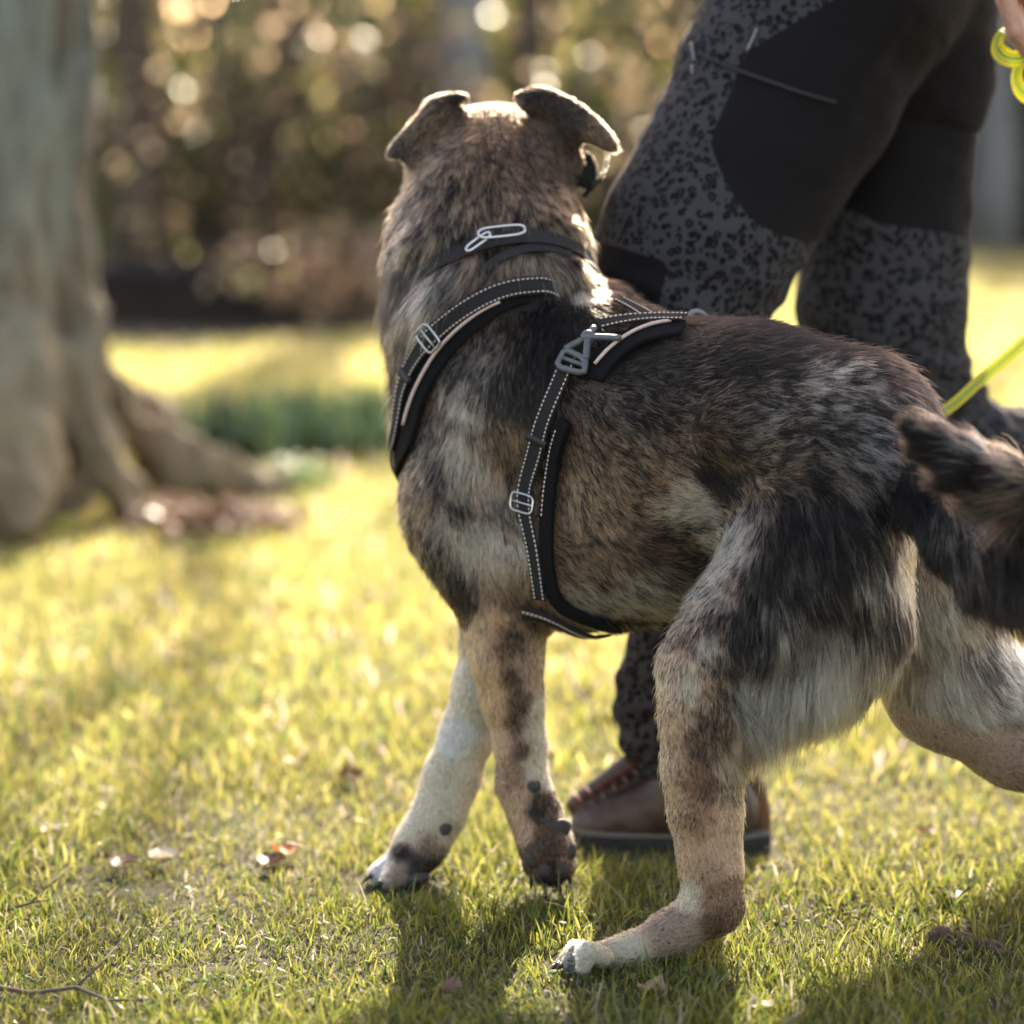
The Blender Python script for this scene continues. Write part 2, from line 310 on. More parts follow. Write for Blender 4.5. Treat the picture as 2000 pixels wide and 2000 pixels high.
# ------------------------------------------------------------------ the coat: a scatter of samples (where, spread, share of black hairs, tone, lay, length in mm)
TONE = dict(T=(.44, .245, .135), B=(.27, .145, .08), G=(.42, .31, .23), C=(.80, .57, .42), W=(.92, .77, .64), O=(.74, .40, .22), P=(.62, .42, .34), L=(.64, .39, .245), K=(.035, .03, .028))
COAT = {
'head': [(960,200,34,.78,'B',0,1,6),(905,212,24,.8,'B',-.3,1,6),(1012,202,24,.8,'B',.3,1,6),(960,262,38,.42,'T',0,1,10),(880,280,38,.4,'T',-.3,1,10),(1000,305,45,.5,'B',.1,1,12),(1052,262,30,.5,'T',.2,1,10),
 (812,238,20,.5,'T',-.8,.7,7),(768,285,16,.7,'G',-.6,.8,5),(790,290,18,.8,'G',-.5,.9,5),(892,188,13,.98,'K',.1,1,10),(852,206,18,.6,'T',-.8,.6,8),(838,262,22,.45,'T',-.4,1,7),(818,312,24,.5,'B',-.3,1,8),
 (1090,240,26,.92,'K',.6,.7,6),(1045,190,18,.85,'K',.5,.6,7),(1130,215,18,.75,'T',.8,.5,7),(1188,262,18,.4,'T',.9,.5,7),(1150,268,18,.4,'T',.8,.6,6),(1098,290,24,.6,'B',.4,1,8),(1050,240,20,.45,'T',.2,1,8),(1150,335,16,1,'K',.3,1,3),(1184,318,8,0,'W',.2,1,3)],
'neck': [(900,345,50,.6,'T',-.1,1,20),(840,400,44,.62,'T',-.3,1,22),(980,385,44,.58,'T',.1,1,22),(1080,400,36,.42,'T',.4,1,22),(1130,445,26,.55,'T',.4,1,20),(1150,500,18,.85,'B',.4,1,22),(1166,548,16,.95,'K',.4,1,22),(1120,540,16,.6,'T',.3,1,24),(790,450,28,.6,'G',-.5,1,25),(905,432,36,.45,'L',-.1,1,25),(1000,432,36,.45,'L',.1,1,25),
 (800,545,22,.92,'K',-.4,1,27),(858,505,22,.7,'B',-.4,1,27),(975,478,18,.9,'K',0,1,25),(1080,474,18,.9,'K',.4,1,25),(860,565,36,.3,'C',-.5,1,37),(790,625,28,.5,'G',-.5,1,37),(1000,512,30,.4,'L',0,1,32),(1082,515,30,.3,'L',.3,1,32),
 (940,545,28,.6,'B',-.3,1,35),(830,605,28,.3,'C',-.5,1,37),(766,560,20,.85,'K',-.5,1,32),(764,680,18,.85,'K',-.5,1,32),(890,600,26,.5,'T',-.5,1,32)],
'torso': [(935,700,34,.65,'G',-.2,1,18),(990,648,30,.8,'B',-.1,1,18),(1044,612,30,.97,'K',0,1,18),(1062,684,32,.97,'K',.1,1,20),(1127,574,7,.0,'W',.2,1,26),(1150,606,14,.95,'K',.4,1,20),(1172,598,12,.97,'K',.5,1,18),(1205,612,14,.97,'K',.6,1,18),(1245,622,16,.97,'K',.7,.7,18),(1105,560,10,.9,'K',.2,1,20),(1160,640,18,.95,'K',.4,1,18),(1195,1214,12,.8,'B',.5,1,32),(955,684,18,.4,'G',-.1,1,16),  # small white sample at the withers: sunlit tuft put into the coat colour
 (903,792,24,.08,'C',-.1,1,22),(886,846,22,.08,'C',-.1,1,22),(915,900,26,.1,'C',.1,1,22),(937,952,24,.08,'L',.1,1,22),(968,882,20,.3,'T',.1,1,18),(927,840,14,.5,'G',.1,1,18),(988,846,24,.5,'T',.1,1,18),(1015,900,26,.65,'B',.1,1,18),(1000,756,34,.85,'K',.1,1,18),
 (1050,760,30,.93,'K',.2,1,18),(852,810,22,.65,'B',-.2,1,18),(820,864,26,.65,'G',-.3,1,18),(826,970,28,.6,'T',-.2,1,18),(862,918,15,.8,'G',0,1,18),(893,990,15,.8,'G',.3,1,18),(872,1028,22,.12,'C',.2,1,20),(924,1078,26,.03,'C',.2,1,20),(948,1043,18,.15,'C',.3,1,20),
 (954,1132,24,.1,'L',.1,1,18),(903,1134,18,.88,'K',.1,1,18),(845,1082,26,.75,'G',0,1,18),(880,1168,22,.75,'B',0,1,16),(972,990,20,.6,'G',.3,1,16),(998,1010,18,.45,'G',.3,1,16),(1020,1080,20,.2,'C',.3,1,16),(1026,1150,20,.3,'T',.2,1,16),(1000,1172,20,.35,'T',.1,1,16),
 (1117,826,30,.58,'B',.8,.6,16),(1171,864,32,.52,'T',.9,.45,16),(1137,774,26,.82,'G',.8,.6,18),(1243,790,34,.72,'G',1,.4,18),(1316,756,34,.82,'G',1,.35,18),(1171,972,34,.42,'T',.9,.5,15),(1117,1008,30,.4,'T',.7,.8,15),(1243,936,36,.48,'T',1,.35,15),
 (1171,1080,34,.45,'T',.9,.4,16),(1117,1116,26,.45,'T',.8,.5,16),(1135,1172,24,.25,'C',.8,.4,20),(1243,1154,26,.2,'C',.9,.3,22),(1243,1082,28,.62,'B',.9,.2,18),(1300,1006,22,.12,'C',.9,-.2,18),(1334,972,20,.1,'C',.9,-.3,18),(1316,1062,24,.8,'B',.8,-.2,16),(1368,1050,16,.35,'C',.8,0,18),
 (1280,716,34,.92,'K',1,.35,18),(1334,682,34,.96,'K',1,.3,18),(1230,680,30,.94,'K',1,.4,18),(1448,664,40,.95,'K',1,.2,20),(1614,668,36,.93,'K',1,.35,22),(1540,690,30,.85,'K',1,.3,22),(1324,726,26,.86,'G',1,.3,18),(1407,786,30,.78,'B',1,.3,16),(1303,848,32,.62,'T',1,.35,16),(1386,868,24,.68,'B',.9,.4,15),
 (1380,926,16,.95,'K',.8,.5,15),(1428,940,16,.92,'K',.7,.5,15),(1408,898,14,.35,'T',.8,.4,14),(1490,808,32,.62,'G',1,.25,20),(1614,716,20,.5,'C',1,.5,24),(1655,738,18,.6,'C',1,.5,24),(1573,768,26,.68,'C',1,.35,24),(1614,808,28,.7,'C',1,.3,24),(1552,858,28,.62,'G',1,.2,22),
 (1635,866,26,.66,'C',1,.25,24),(1531,912,26,.58,'L',1,.2,20),(1614,932,26,.62,'G',1,.3,22),(1697,870,26,.75,'W',.9,.5,24),(1717,788,26,.82,'G',.9,.6,24),(1738,726,24,.94,'K',.9,.5,24),(1800,780,22,.94,'K',.7,.8,24),(1697,974,26,.72,'G',.7,.8,24),(1780,870,26,.95,'K',.4,1,24),(1490,990,22,.5,'L',.8,.5,18),(1450,970,18,.5,'L',.7,.6,18)],
'near_hind': [(1432,1024,14,.2,'W',.2,1,16),(1450,1056,18,.12,'C',.1,1,16),(1400,1098,18,.15,'C',-.1,1,14),(1386,1158,20,.3,'C',-.2,1,14),(1428,1140,18,.28,'L',0,1,16),(1469,1016,18,.6,'G',.4,1,20),(1531,1036,28,.88,'K',.4,1,26),(1614,1016,28,.86,'K',.5,1,28),(1680,1050,26,.78,'G',.4,1,30),
 (1510,1098,26,.88,'K',.3,1,28),(1573,1118,24,.8,'G',.3,1,32),(1459,1138,16,.75,'K',.1,1,20),(1531,1180,22,.74,'C',.2,1,34),(1590,1165,18,.6,'T',.25,1,36),(1635,1138,24,.7,'T',.25,1,36),(1697,1098,18,.35,'W',.15,1,38),(1732,1138,18,.45,'C',.1,1,36),(1697,1198,20,.5,'C',0,1,38),(1742,1190,16,.88,'K',0,1,36),
 (1614,1204,20,.4,'C',.1,1,38),(1635,1262,26,.15,'C',0,1,42),(1552,1242,22,.35,'C',.1,1,40),(1490,1264,15,.82,'G',.2,1,34),(1448,1240,18,.88,'K',.2,1,24),(1470,1200,18,.82,'K',.2,1,28),(1515,1304,22,.1,'W',-.2,1,42),(1593,1326,26,.04,'W',-.1,1,46),(1676,1304,24,.12,'C',-.1,1,42),(1470,1345,20,.12,'W',.3,1,36),(1540,1385,24,.1,'C',.1,1,46),(1620,1380,22,.05,'C',-.1,1,42),
 (1428,1296,14,.55,'K',.2,1,18),(1386,1200,16,.72,'B',0,1,12),(1345,1200,18,.3,'L',-.2,1,12),(1337,1242,14,.62,'B',-.1,1,12),(1386,1262,16,.12,'C',0,1,14),(1316,1284,18,.35,'L',-.1,1,12),(1386,1304,16,.35,'L',0,1,12),(1345,1345,20,.22,'C',0,1,11),(1392,1360,16,.5,'T',.1,1,12),
 (1325,1380,18,.25,'L',0,1,10),(1384,1405,14,.62,'B',.1,1,12),(1362,1458,14,.62,'B',0,1,10),(1404,1436,14,.5,'T',.2,1,16),(1430,1470,16,.15,'L',.4,1,24),(1345,1516,14,.45,'T',0,1,8),(1384,1534,14,.45,'B',.1,1,9),(1426,1534,14,.35,'L',.3,1,14),(1315,1480,16,.3,'L',0,1,8),(1317,1556,14,.3,'L',0,1,7),
 (1365,1594,16,.4,'T',0,1,7),(1406,1614,18,.12,'L',.1,1,8),(1345,1672,20,.15,'L',0,1,6),(1378,1692,14,.35,'L',0,1,6),(1408,1672,18,.08,'L',.1,1,7),(1392,1760,13,.45,'T',.1,1,6),(1424,1744,12,.4,'T',.1,1,6),(1438,1770,12,.5,'B',0,1,5),(1345,1752,14,.15,'C',-.2,1,6),(1404,1795,13,.55,'B',-.5,.6,5),
 (1325,1810,16,.35,'G',-1,.5,5),(1286,1829,16,.3,'G',-1,.5,5),(1247,1849,14,.12,'C',-1,.4,5),(1205,1862,18,.06,'C',-1,.2,6),(1165,1862,16,.05,'C',-1,.2,6),(1137,1855,14,.08,'W',-1,.3,6),(1105,1870,10,.5,'W',-1,.4,5)],
'far_hind': [(1782,1098,24,0,'O',.2,1,12),(1821,1118,22,0,'O',.3,1,12),(1790,1150,22,.02,'L',.1,1,16),(1821,1182,24,.05,'C',.2,1,22),(1862,1222,24,.1,'C',.4,1,24),(1904,1222,20,.4,'G',.6,1,22),(1842,1300,26,.06,'C',.4,1,28),(1925,1304,22,.32,'G',.7,1,26),(1966,1296,16,.06,'W',.8,.8,20),(1987,1350,20,.2,'C',.8,.7,26),
 (1759,1310,20,.15,'L',.2,1,26),(1800,1340,20,.08,'C',.4,1,30),(1900,1385,18,.1,'C',.7,.8,28),(1760,1400,20,.12,'P',.5,1,6),(1800,1420,20,.2,'P',.7,.8,5),(1850,1455,22,.22,'P',.8,.6,5),(1940,1490,26,.2,'P',.9,.4,5),(1990,1500,24,.4,'P',1,.3,5)],
'tail': [(1780,975,20,.98,'K',.6,1,30),(1821,1014,22,.95,'K',.6,1,34),(1842,985,12,.7,'L',.6,1,34),(1864,1014,14,.6,'W',.5,1,40),(1885,1060,14,.82,'G',.7,1,42),(1910,1110,18,.94,'K',.6,1,46),(1966,1140,24,.98,'K',.4,1,55),(1940,1090,22,.95,'K',.4,1,50)],
'near_fore': [(945,1232,20,.15,'O',0,1,10),(985,1248,14,.5,'B',0,1,10),(960,1356,18,.12,'O',0,1,8),(1001,1326,10,.62,'B',0,1,9),(1006,1372,10,.60,'B',0,1,9),(1010,1418,10,.60,'B',0,1,8),(1014,1465,10,.5,'B',0,1,8),(1036,1294,16,.15,'L',.1,1,12),(1040,1418,14,.08,'C',.1,1,10),(979,1448,14,.12,'L',0,1,6),(994,1510,12,.35,'T',0,1,6),(1046,1495,13,.04,'C',.2,1,12),
 (1014,1560,12,.2,'L',0,1,6),(1054,1576,12,.78,'B',.2,1,8),(1085,1588,12,.6,'T',.3,1,8),(1024,1618,10,.2,'L',0,1,5),(1072,1622,13,.7,'B',0,1,4),(1108,1615,9,.3,'L',.5,1,7),(1066,1655,13,.75,'B',0,1,6),(1045,1690,13,.6,'B',0,1,5),(1110,1684,11,.5,'T',.3,1,6),(1080,1712,12,.8,'K',0,1,4)],
'far_fore': [(925,1370,18,.10,'C',-.2,1,7),(894,1448,14,.06,'W',-.3,1,6),(922,1480,14,.05,'C',-.2,1,9),(861,1512,16,.10,'C',-.3,1,6),(836,1574,16,.05,'C',-.3,1,5),(884,1574,14,.05,'C',-.2,1,10),(805,1620,14,.08,'C',-.5,1,5),(864,1625,10,.15,'C',0,1,5),(838,1652,12,.4,'G',-.3,1,5),(826,1697,14,.72,'K',-.4,.8,5),
 (783,1662,9,.85,'K',-.6,.7,5),(743,1697,14,.01,'W',-.8,.6,5),(774,1697,11,.35,'G',-.7,.6,5),(838,1720,12,.95,'K',-.4,.8,4)],
}
TAILC = [(1797,842,2.40,16,.97,'K',26),(1840,842,2.40,14,.8,'G',32),(1840,885,2.39,18,.98,'K',36),(1895,875,2.39,14,.5,'W',38),(1905,905,2.37,18,.82,'G',40),(1895,940,2.37,18,.98,'K',42),(1955,910,2.38,12,.6,'W',42),(1966,945,2.37,20,.92,'B',44),(1950,985,2.37,18,.95,'B',46),(2010,940,2.37,22,.4,'C',48),(2020,970,2.37,26,.6,'T',50),(2050,1050,2.38,28,.9,'K',50)]
coat_p, coat_s, coat_D, coat_T, coat_dir, coat_l, coat_g = [], [], [], [], [], [], []
for gname, L in COAT.items():
    A = np.array([(q[0], q[1]) for q in L], float); H, ok = dog.hit(A[:, 0], A[:, 1], .002)
    N = dog.grad(H)
    for i, q in enumerate(L):
        d = RT*q[5]-UP*q[6]; d = d-N[i]*(d@N[i]); d /= np.linalg.norm(d)+1e-9
        coat_p.append(H[i]); coat_s.append(q[2]*S(q[1], H[i][1])); coat_D.append(q[3]); coat_T.append(TONE[q[4]]); coat_dir.append(d); coat_l.append(q[7]/1000); coat_g.append(DG[gname])
for q in TAILC:
    p = P(q[0], q[1], q[2]); d = (RT*-.9+UP*.42) if q[1] < 1000 else (RT*.25-UP*1.0)
    coat_p.append(p); coat_s.append(q[3]*S(q[1], q[2])); coat_D.append(q[4]); coat_T.append(TONE[q[5]]); coat_dir.append(d); coat_l.append(q[6]/1000); coat_g.append(DG['tail'])
coat_p, coat_s, coat_D, coat_T, coat_dir, coat_l, coat_g = [np.array(a, float) for a in (coat_p, coat_s, coat_D, coat_T, coat_dir, coat_l, coat_g)]
def coat_at(p, g):
    """blend the samples over the body surface"""
    n = len(p); D = np.zeros(n); T = np.zeros((n, 3)); Dr = np.zeros((n, 3)); Ln = np.zeros(n)
    for a in range(0, n, 40000):
        q = p[a:a+40000]; d2 = ((q[:, None, :].astype(np.float32)-coat_p[None].astype(np.float32))**2).sum(-1)
        d2 = d2 + np.where(g[a:a+40000, None] != coat_g[None], .0009, 0)
        w = np.exp(-d2/(2.3*coat_s[None]**2)) + 1e-4*coat_s[None]**2/(d2+coat_s[None]**2)*np.exp(-d2/.02)+1e-12
        w /= w.sum(1, keepdims=True)
        D[a:a+40000] = w@coat_D; T[a:a+40000] = w@coat_T; Dr[a:a+40000] = w@coat_dir; Ln[a:a+40000] = w@coat_l
    return D, T, Dr, Ln

def sample_faces(V, Q, n, weight=None):
    a, b, c, d = V[Q[:, 0]], V[Q[:, 1]], V[Q[:, 2]], V[Q[:, 3]]
    ar = .5*np.linalg.norm(np.cross(c-a, d-b), axis=1); w = ar*(weight if weight is not None else 1); w = w/w.sum()
    f = RNG.choice(len(Q), n, p=w); u = RNG.random((n, 1)); v = RNG.random((n, 1))
    return (a[f]*(1-u)+b[f]*u)*(1-v)+(d[f]*(1-u)+c[f]*u)*v, f

def make_curves(name, Pts, rad, colr, mat, parent):
    """Pts (n,k,3), rad (k,) or (n,k), colr (n,k,3)"""
    n, k, _ = Pts.shape
    cu = bpy.data.hair_curves.new(name); cu.add_curves([k]*n)
    cu.points.foreach_set("position", Pts.astype(np.float32).ravel())
    ra = cu.attributes.get("radius") or cu.attributes.new("radius", 'FLOAT', 'POINT')
    ra.data.foreach_set("value", np.broadcast_to(rad, (n, k)).astype(np.float32).ravel())
    ca = cu.attributes.new("hcol", 'FLOAT_COLOR', 'POINT')
    ca.data.foreach_set("color", np.concatenate([colr, np.ones((n, k, 1))], -1).astype(np.float32).ravel())
    cu.materials.append(mat); o = bpy.data.objects.new(name, cu); COL.objects.link(o)
    if parent is not None: o.parent = parent; o.matrix_parent_inverse = parent.matrix_world.inverted()
    return o

m = M("fur"); m.t.nodes.remove(m.b)
at = m.n("ShaderNodeAttribute", attribute_name="hcol")
hb = m.n("ShaderNodeBsdfHairPrincipled"); hb.model = 'CHIANG'; hb.parametrization = 'COLOR'
m.l(at.outputs["Color"], hb.inputs["Color"]); hb.inputs["Roughness"].default_value = .38; hb.inputs["Radial Roughness"].default_value = .55
hb.inputs["Coat"].default_value = 0.0; hb.inputs["IOR"].default_value = 1.30; hb.inputs["Random Roughness"].default_value = .1
m.l(hb.outputs[0], m.t.nodes["Material Output"].inputs["Surface"]); FUR = m.m

# skin under the coat: the tone of the hair above it
vg = dog.grp_at(DV).astype(float); vD, vT, _, vL = coat_at(DV, vg)
skin_tone = np.minimum(vT, .6)*(1-vD[:, None]*.9)*np.where((vL < .012) & (vg >= 4) & (vg <= 7), .8, .4)[:, None]; bare = vL < .0032; skin_tone[bare] = (vT*(1-vD[:, None]*.93))[bare]*.8
m = M("dog_skin"); at = m.n("ShaderNodeAttribute", attribute_name="hcol"); nz = m.noise(900, 3, vec=m.coord())
mx = m.n("ShaderNodeMixRGB", blend_type='MULTIPLY'); mx.inputs[0].default_value = .5; m.l(at.outputs["Color"], mx.inputs[1]); m.l(nz.outputs[0], mx.inputs[2]); m.l(mx.outputs[0], m.b.inputs["Base Color"])
m.set(Roughness=.75); m.bump(nz.outputs[0], .5, .002)
bpy_dog = mesh_obj("dog", DV, DQ, m.m, attrs={"hcol": ('FLOAT_COLOR', np.concatenate([skin_tone, np.ones((len(DV), 1))], 1))})
DOGBASE = Vector(P(1330, 1500, 2.75)); DOGBASE.z = 0; recentre(bpy_dog, DOGBASE)
tag(bpy_dog, "black and tan dog seen from behind, walking on the grass in a harness", "dog")

NO_FUR = []          # (points, radius) filled by the harness before the coat is grown
def grow_coat(n):
    c = DV[DQ].mean(1); nn = dog.grad(c); fl = dog.grp_at(c)
    face = ((C0-c)*nn).sum(1)/np.linalg.norm(C0-c, axis=1) > -.45
    _, _, _, Lf = coat_at(c, fl.astype(float))
    w = np.where(face, 1.0, .35)*np.where(Lf < .008, 1.9, 1.0)*np.where(Lf < .0035, 1.6, 1.0)*np.where((fl == 4) | (fl == 5), 1.3, 1)
    p, f = sample_faces(DV, DQ, n, w); p = dog.proj(p, -.0006, 2); N = dog.grad(p); g = dog.grp_at(p).astype(float)
    D, T, Dr, Ln = coat_at(p, g); D = D*np.where(g == DG['tail'], 1.0, .90)*np.where(D < .6, .88, 1.0)
    keep = np.ones(n, bool); shade = np.ones(n)
    for pts, rr in NO_FUR:
        for a in range(0, n, 60000):
            d = np.sqrt(((p[a:a+60000, None]-pts[None])**2).sum(-1).min(1)); keep[a:a+60000] &= d > rr*.8
            Ln[a:a+60000] *= np.clip((d-rr*.3)/(rr*1.2), .25, 1)
    keep &= p[:, 2] > -.005
    p, N, g, D, T, Dr, Ln = [a[keep] for a in (p, N, g, D, T, Dr, Ln)]; n = len(p)
    wob = np.stack([fbm(p, 28, 50+k, 2) for k in range(3)], 1)*.55+np.stack([fbm(p, 110, 60+k, 2) for k in range(3)], 1)*.30
    Dr = Dr/(np.linalg.norm(Dr, axis=1, keepdims=True)+1e-9)+wob
    Dr -= N*(Dr*N).sum(1, keepdims=True); Dr /= np.linalg.norm(Dr, axis=1, keepdims=True)+1e-9
    # locks
    cs_ = np.where(Ln > .02, .0075, .0048)[:, None]; warp = p+np.stack([vnoise(p, 150, 80+k) for k in range(3)], 1)*.0022 - Dr*cs_*0
    cell = np.floor(warp/cs_); hsh = lambda s: np.modf(np.abs(np.sin(cell@np.array([12.9898, 78.233, 37.719])+s*4.17)*43758.5453))[0]
    cen = (cell+np.stack([hsh(1), hsh(2), hsh(3)], 1)*.5+.25)*cs_; toc = cen-p; toc -= N*(toc*N).sum(1, keepdims=True)
    lock = hsh(5)
    # colour: dark or light hairs, streaked by lock and by finer noise
    st = (fbm(p-Dr*.010, 60, 5, 3)+fbm(p, 60, 5, 3)+fbm(p+Dr*.010, 60, 5, 3))*np.clip(.10+(Ln-.018)*14, .10, .34)+(lock-.5)*.75+(vnoise(p-Dr*.003, 230, 9)+vnoise(p+Dr*.003, 230, 9))*.16
    st = st*np.clip(Ln/.016, .35, 1.0)
    De = np.clip(D+st*np.clip(4*D*(1-D)+.12, 0, 1), 0, 1); dark = RNG.random(n) < De**1.15
    dk = np.array([.0065, .0055, .0055])*(.6+RNG.random((n, 1))*1.1); lt = T*(.66+.6*RNG.random((n, 1)))*(.9+.35*(hsh(7)[:, None]-.5))
    colr = np.where(dark[:, None], dk, lt)
    stray = RNG.random(n) < .045
    k = 5; s = np.linspace(0, 1, k)[None, :, None]
    L = (np.maximum(Ln, .002)*(.6+.6*RNG.random(n))*(1+.25*stray))[:, None, None]
    jit = (RNG.random((n, 3))-.5)*.34; Dj = Dr+jit; Dj -= N*(Dj*N).sum(1, keepdims=True)*.8; Dj /= np.linalg.norm(Dj, axis=1, keepdims=True)
    lift = (.26+.18*RNG.random(n)+.16*(hsh(9)-.5)+stray*.45*RNG.random(n))[:, None, None]
    grav = np.clip((Ln-.02)*14, 0, .5)[:, None, None]*np.array([0, 0, -1.0])
    Pt = p[:, None]+Dj[:, None]*L*s*(1-.12*s)+N[:, None]*L*lift*s*(1-.45*s)+toc[:, None]*(.75*s**1.6)+grav*L*s**2*.6
    rb = np.where(Ln < .009, .00018, .00022)*(.8+.5*RNG.random(n)); rad = rb[:, None]*np.array([1, 1, .9, .65, .12])[None]
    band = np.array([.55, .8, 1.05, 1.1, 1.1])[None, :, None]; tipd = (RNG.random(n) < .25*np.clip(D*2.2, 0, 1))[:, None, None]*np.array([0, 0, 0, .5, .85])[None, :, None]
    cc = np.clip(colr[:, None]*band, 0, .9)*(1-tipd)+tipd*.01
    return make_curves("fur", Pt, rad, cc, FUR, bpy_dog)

# ================================================================== GROUND AND GRASS
def lawn_edge(x):                    # how far the lawn runs before the beds and shrubs begin
    return 11.0 + np.clip((x+1.2)*1.6, 0, 1.2) + np.clip((x-.5)*4.2, 0, 9.5)
def gz(x, y):
    x = np.asarray(x, float); y = np.asarray(y, float); p = np.stack([x, y, x*0], -1)
    return vnoise(p, 1.3, 3)*.012*np.clip((y-2)/1.5, .3, 2)+vnoise(p, 9, 4)*.004
ys = np.concatenate([np.linspace(-14, 1.6, 30), np.linspace(1.64, 6, 170), np.linspace(6.1, 24, 150), np.linspace(24.8, 160, 60)])
xs = np.concatenate([np.linspace(-110, -4.2, 30), np.linspace(-4, 4, 260), np.linspace(4.2, 110, 30)])
XX, YY = np.meshgrid(xs, ys, indexing='ij'); ZZ = gz(XX, YY)
V = np.stack([XX, YY, ZZ], -1).reshape(-1, 3); nx, ny = len(xs), len(ys)
ii, jj = np.meshgrid(np.arange(nx-1), np.arange(ny-1), indexing='ij'); a = (ii*ny+jj).ravel()
Q = np.stack([a, a+ny, a+ny+1, a+1], 1)
bed = np.clip((YY-lawn_edge(XX))*2.5+fbm(V.reshape(nx, ny, 3), 2.5, 8)*.9, 0, 1).ravel()
m = M("lawn_soil"); co = m.coord(); n1 = m.noise(7, 6, .65, co); n2 = m.noise(160, 5, .7, co)
g1 = m.ramp(n1.outputs[0], [(.30, (.030, .038, .010)), (.5, (.055, .055, .018)), (.72, (.08, .06, .03))])
g2 = m.ramp(n2.outputs[0], [(.35, (.024, .018, .012)), (.7, (.085, .062, .042))])
mx = m.n("ShaderNodeMixRGB"); mx.inputs[0].default_value = .45; m.l(g1.outputs[0], mx.inputs[1]); m.l(g2.outputs[0], mx.inputs[2])
at = m.n("ShaderNodeAttribute", attribute_name="bed"); mb = m.n("ShaderNodeMixRGB"); m.l(at.outputs["Fac"], mb.inputs[0]); m.l(mx.outputs[0], mb.inputs[1]); m.l(g2.outputs[0], mb.inputs[2])
m.l(mb.outputs[0], m.b.inputs["Base Color"]); m.set(Roughness=.9); m.bump(n2.outputs[0], .8, .012)
ground = mesh_obj("ground", V, Q, m.m, attrs={"bed": ('FLOAT', bed)}); tag(ground, kind="structure")

def leafy(name, trans=.5, rough=.35, spec=.5, spec_tint=None):
    m = M(name); at = m.n("ShaderNodeAttribute", attribute_name="lcol")
    m.l(at.outputs["Color"], m.b.inputs["Base Color"]); m.set(Roughness=rough); m.b.inputs["Specular IOR Level"].default_value = spec
    tr = m.n("ShaderNodeBsdfTranslucent"); hs = m.n("ShaderNodeHueSaturation"); hs.inputs["Saturation"].default_value = 1.08; hs.inputs["Value"].default_value = 1.35
    m.l(at.outputs["Color"], hs.inputs["Color"]); m.l(hs.outputs[0], tr.inputs[0])
    ms = m.n("ShaderNodeMixShader"); ms.inputs[0].default_value = trans; m.l(m.b.outputs[0], ms.inputs[1]); m.l(tr.outputs[0], ms.inputs[2])
    m.l(ms.outputs[0], m.t.nodes["Material Output"].inputs["Surface"]); return m.m
GRASS = leafy("grass_blade", .58, .32, .5)

def blades(x, y, h, w, col, lean=.5, z=None):
    """one mesh of bent tapering blades"""
    n = len(x); th = RNG.random(n)*2*np.pi; ph = RNG.random(n)*2*np.pi
    z0 = gz(x, y)-.003 if z is None else z
    b = np.stack([x, y, z0], 1); wd = np.stack([np.cos(th), np.sin(th), 0*th], 1); ld = np.stack([np.cos(ph), np.sin(ph), 0*ph], 1)
    ln = lean*(.25+1.1*RNG.random(n)**1.5); V = np.zeros((n, 7, 3)); tw = (RNG.random(n)-.5)*1.2
    for k, (s, ws) in enumerate(((0, .8), (.4, 1.0), (.75, .62))):
        c = b+ld*(h*ln*s**1.7)[:, None]; c[:, 2] += h*(s-.35*ln*s**2.2)
        a = th+tw*s; wv = np.stack([np.cos(a), np.sin(a), 0*a], 1)*(w*ws*.5)[:, None]
        V[:, 2*k] = c-wv; V[:, 2*k+1] = c+wv
    c = b+ld*(h*ln)[:, None]; c[:, 2] += h*(1-.35*ln); V[:, 6] = c
    F4 = np.array([[0, 1, 3, 2], [2, 3, 5, 4], [4, 5, 6, 6]]); F = (np.arange(n)[:, None, None]*7+F4[None]).reshape(-1, 4)
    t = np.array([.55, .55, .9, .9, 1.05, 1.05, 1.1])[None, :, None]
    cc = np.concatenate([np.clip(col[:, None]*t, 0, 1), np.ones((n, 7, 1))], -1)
    return V.reshape(-1, 3), F, cc.reshape(-1, 4)
def quads_tris(V, F):                # build a mesh with quads and tip triangles
    tri = F[F[:, 2] == F[:, 3]][:, :3]; qd = F[F[:, 2] != F[:, 3]]; return qd, tri
def blade_mesh(name, V, F, cc, mat):
    qd, tri = quads_tris(V, F); me = bpy.data.meshes.new(name); me.vertices.add(len(V)); me.vertices.foreach_set("co", V.astype(np.float32).ravel())
    li = np.concatenate([qd.ravel(), tri.ravel()]).astype(np.int32); me.loops.add(len(li)); me.loops.foreach_set("vertex_index", li)
    tot = np.concatenate([np.full(len(qd), 4), np.full(len(tri), 3)]).astype(np.int32); st = np.concatenate([[0], np.cumsum(tot)[:-1]]).astype(np.int32)
    me.polygons.add(len(tot)); me.polygons.foreach_set("loop_start", st); me.polygons.foreach_set("loop_total", tot); me.update(calc_edges=True)
    me.polygons.foreach_set("use_smooth", np.ones(len(tot), bool))
    a = me.attributes.new("lcol", 'FLOAT_COLOR', 'POINT'); a.data.foreach_set("color", cc.astype(np.float32).ravel())
    me.materials.append(mat); o = bpy.data.objects.new(name, me); COL.objects.link(o); return o
GC = np.array([[.20, .21, .030], [.30, .27, .040], [.40, .34, .07], [.12, .155, .03], [.50, .40, .20], [.27, .26, .05]])
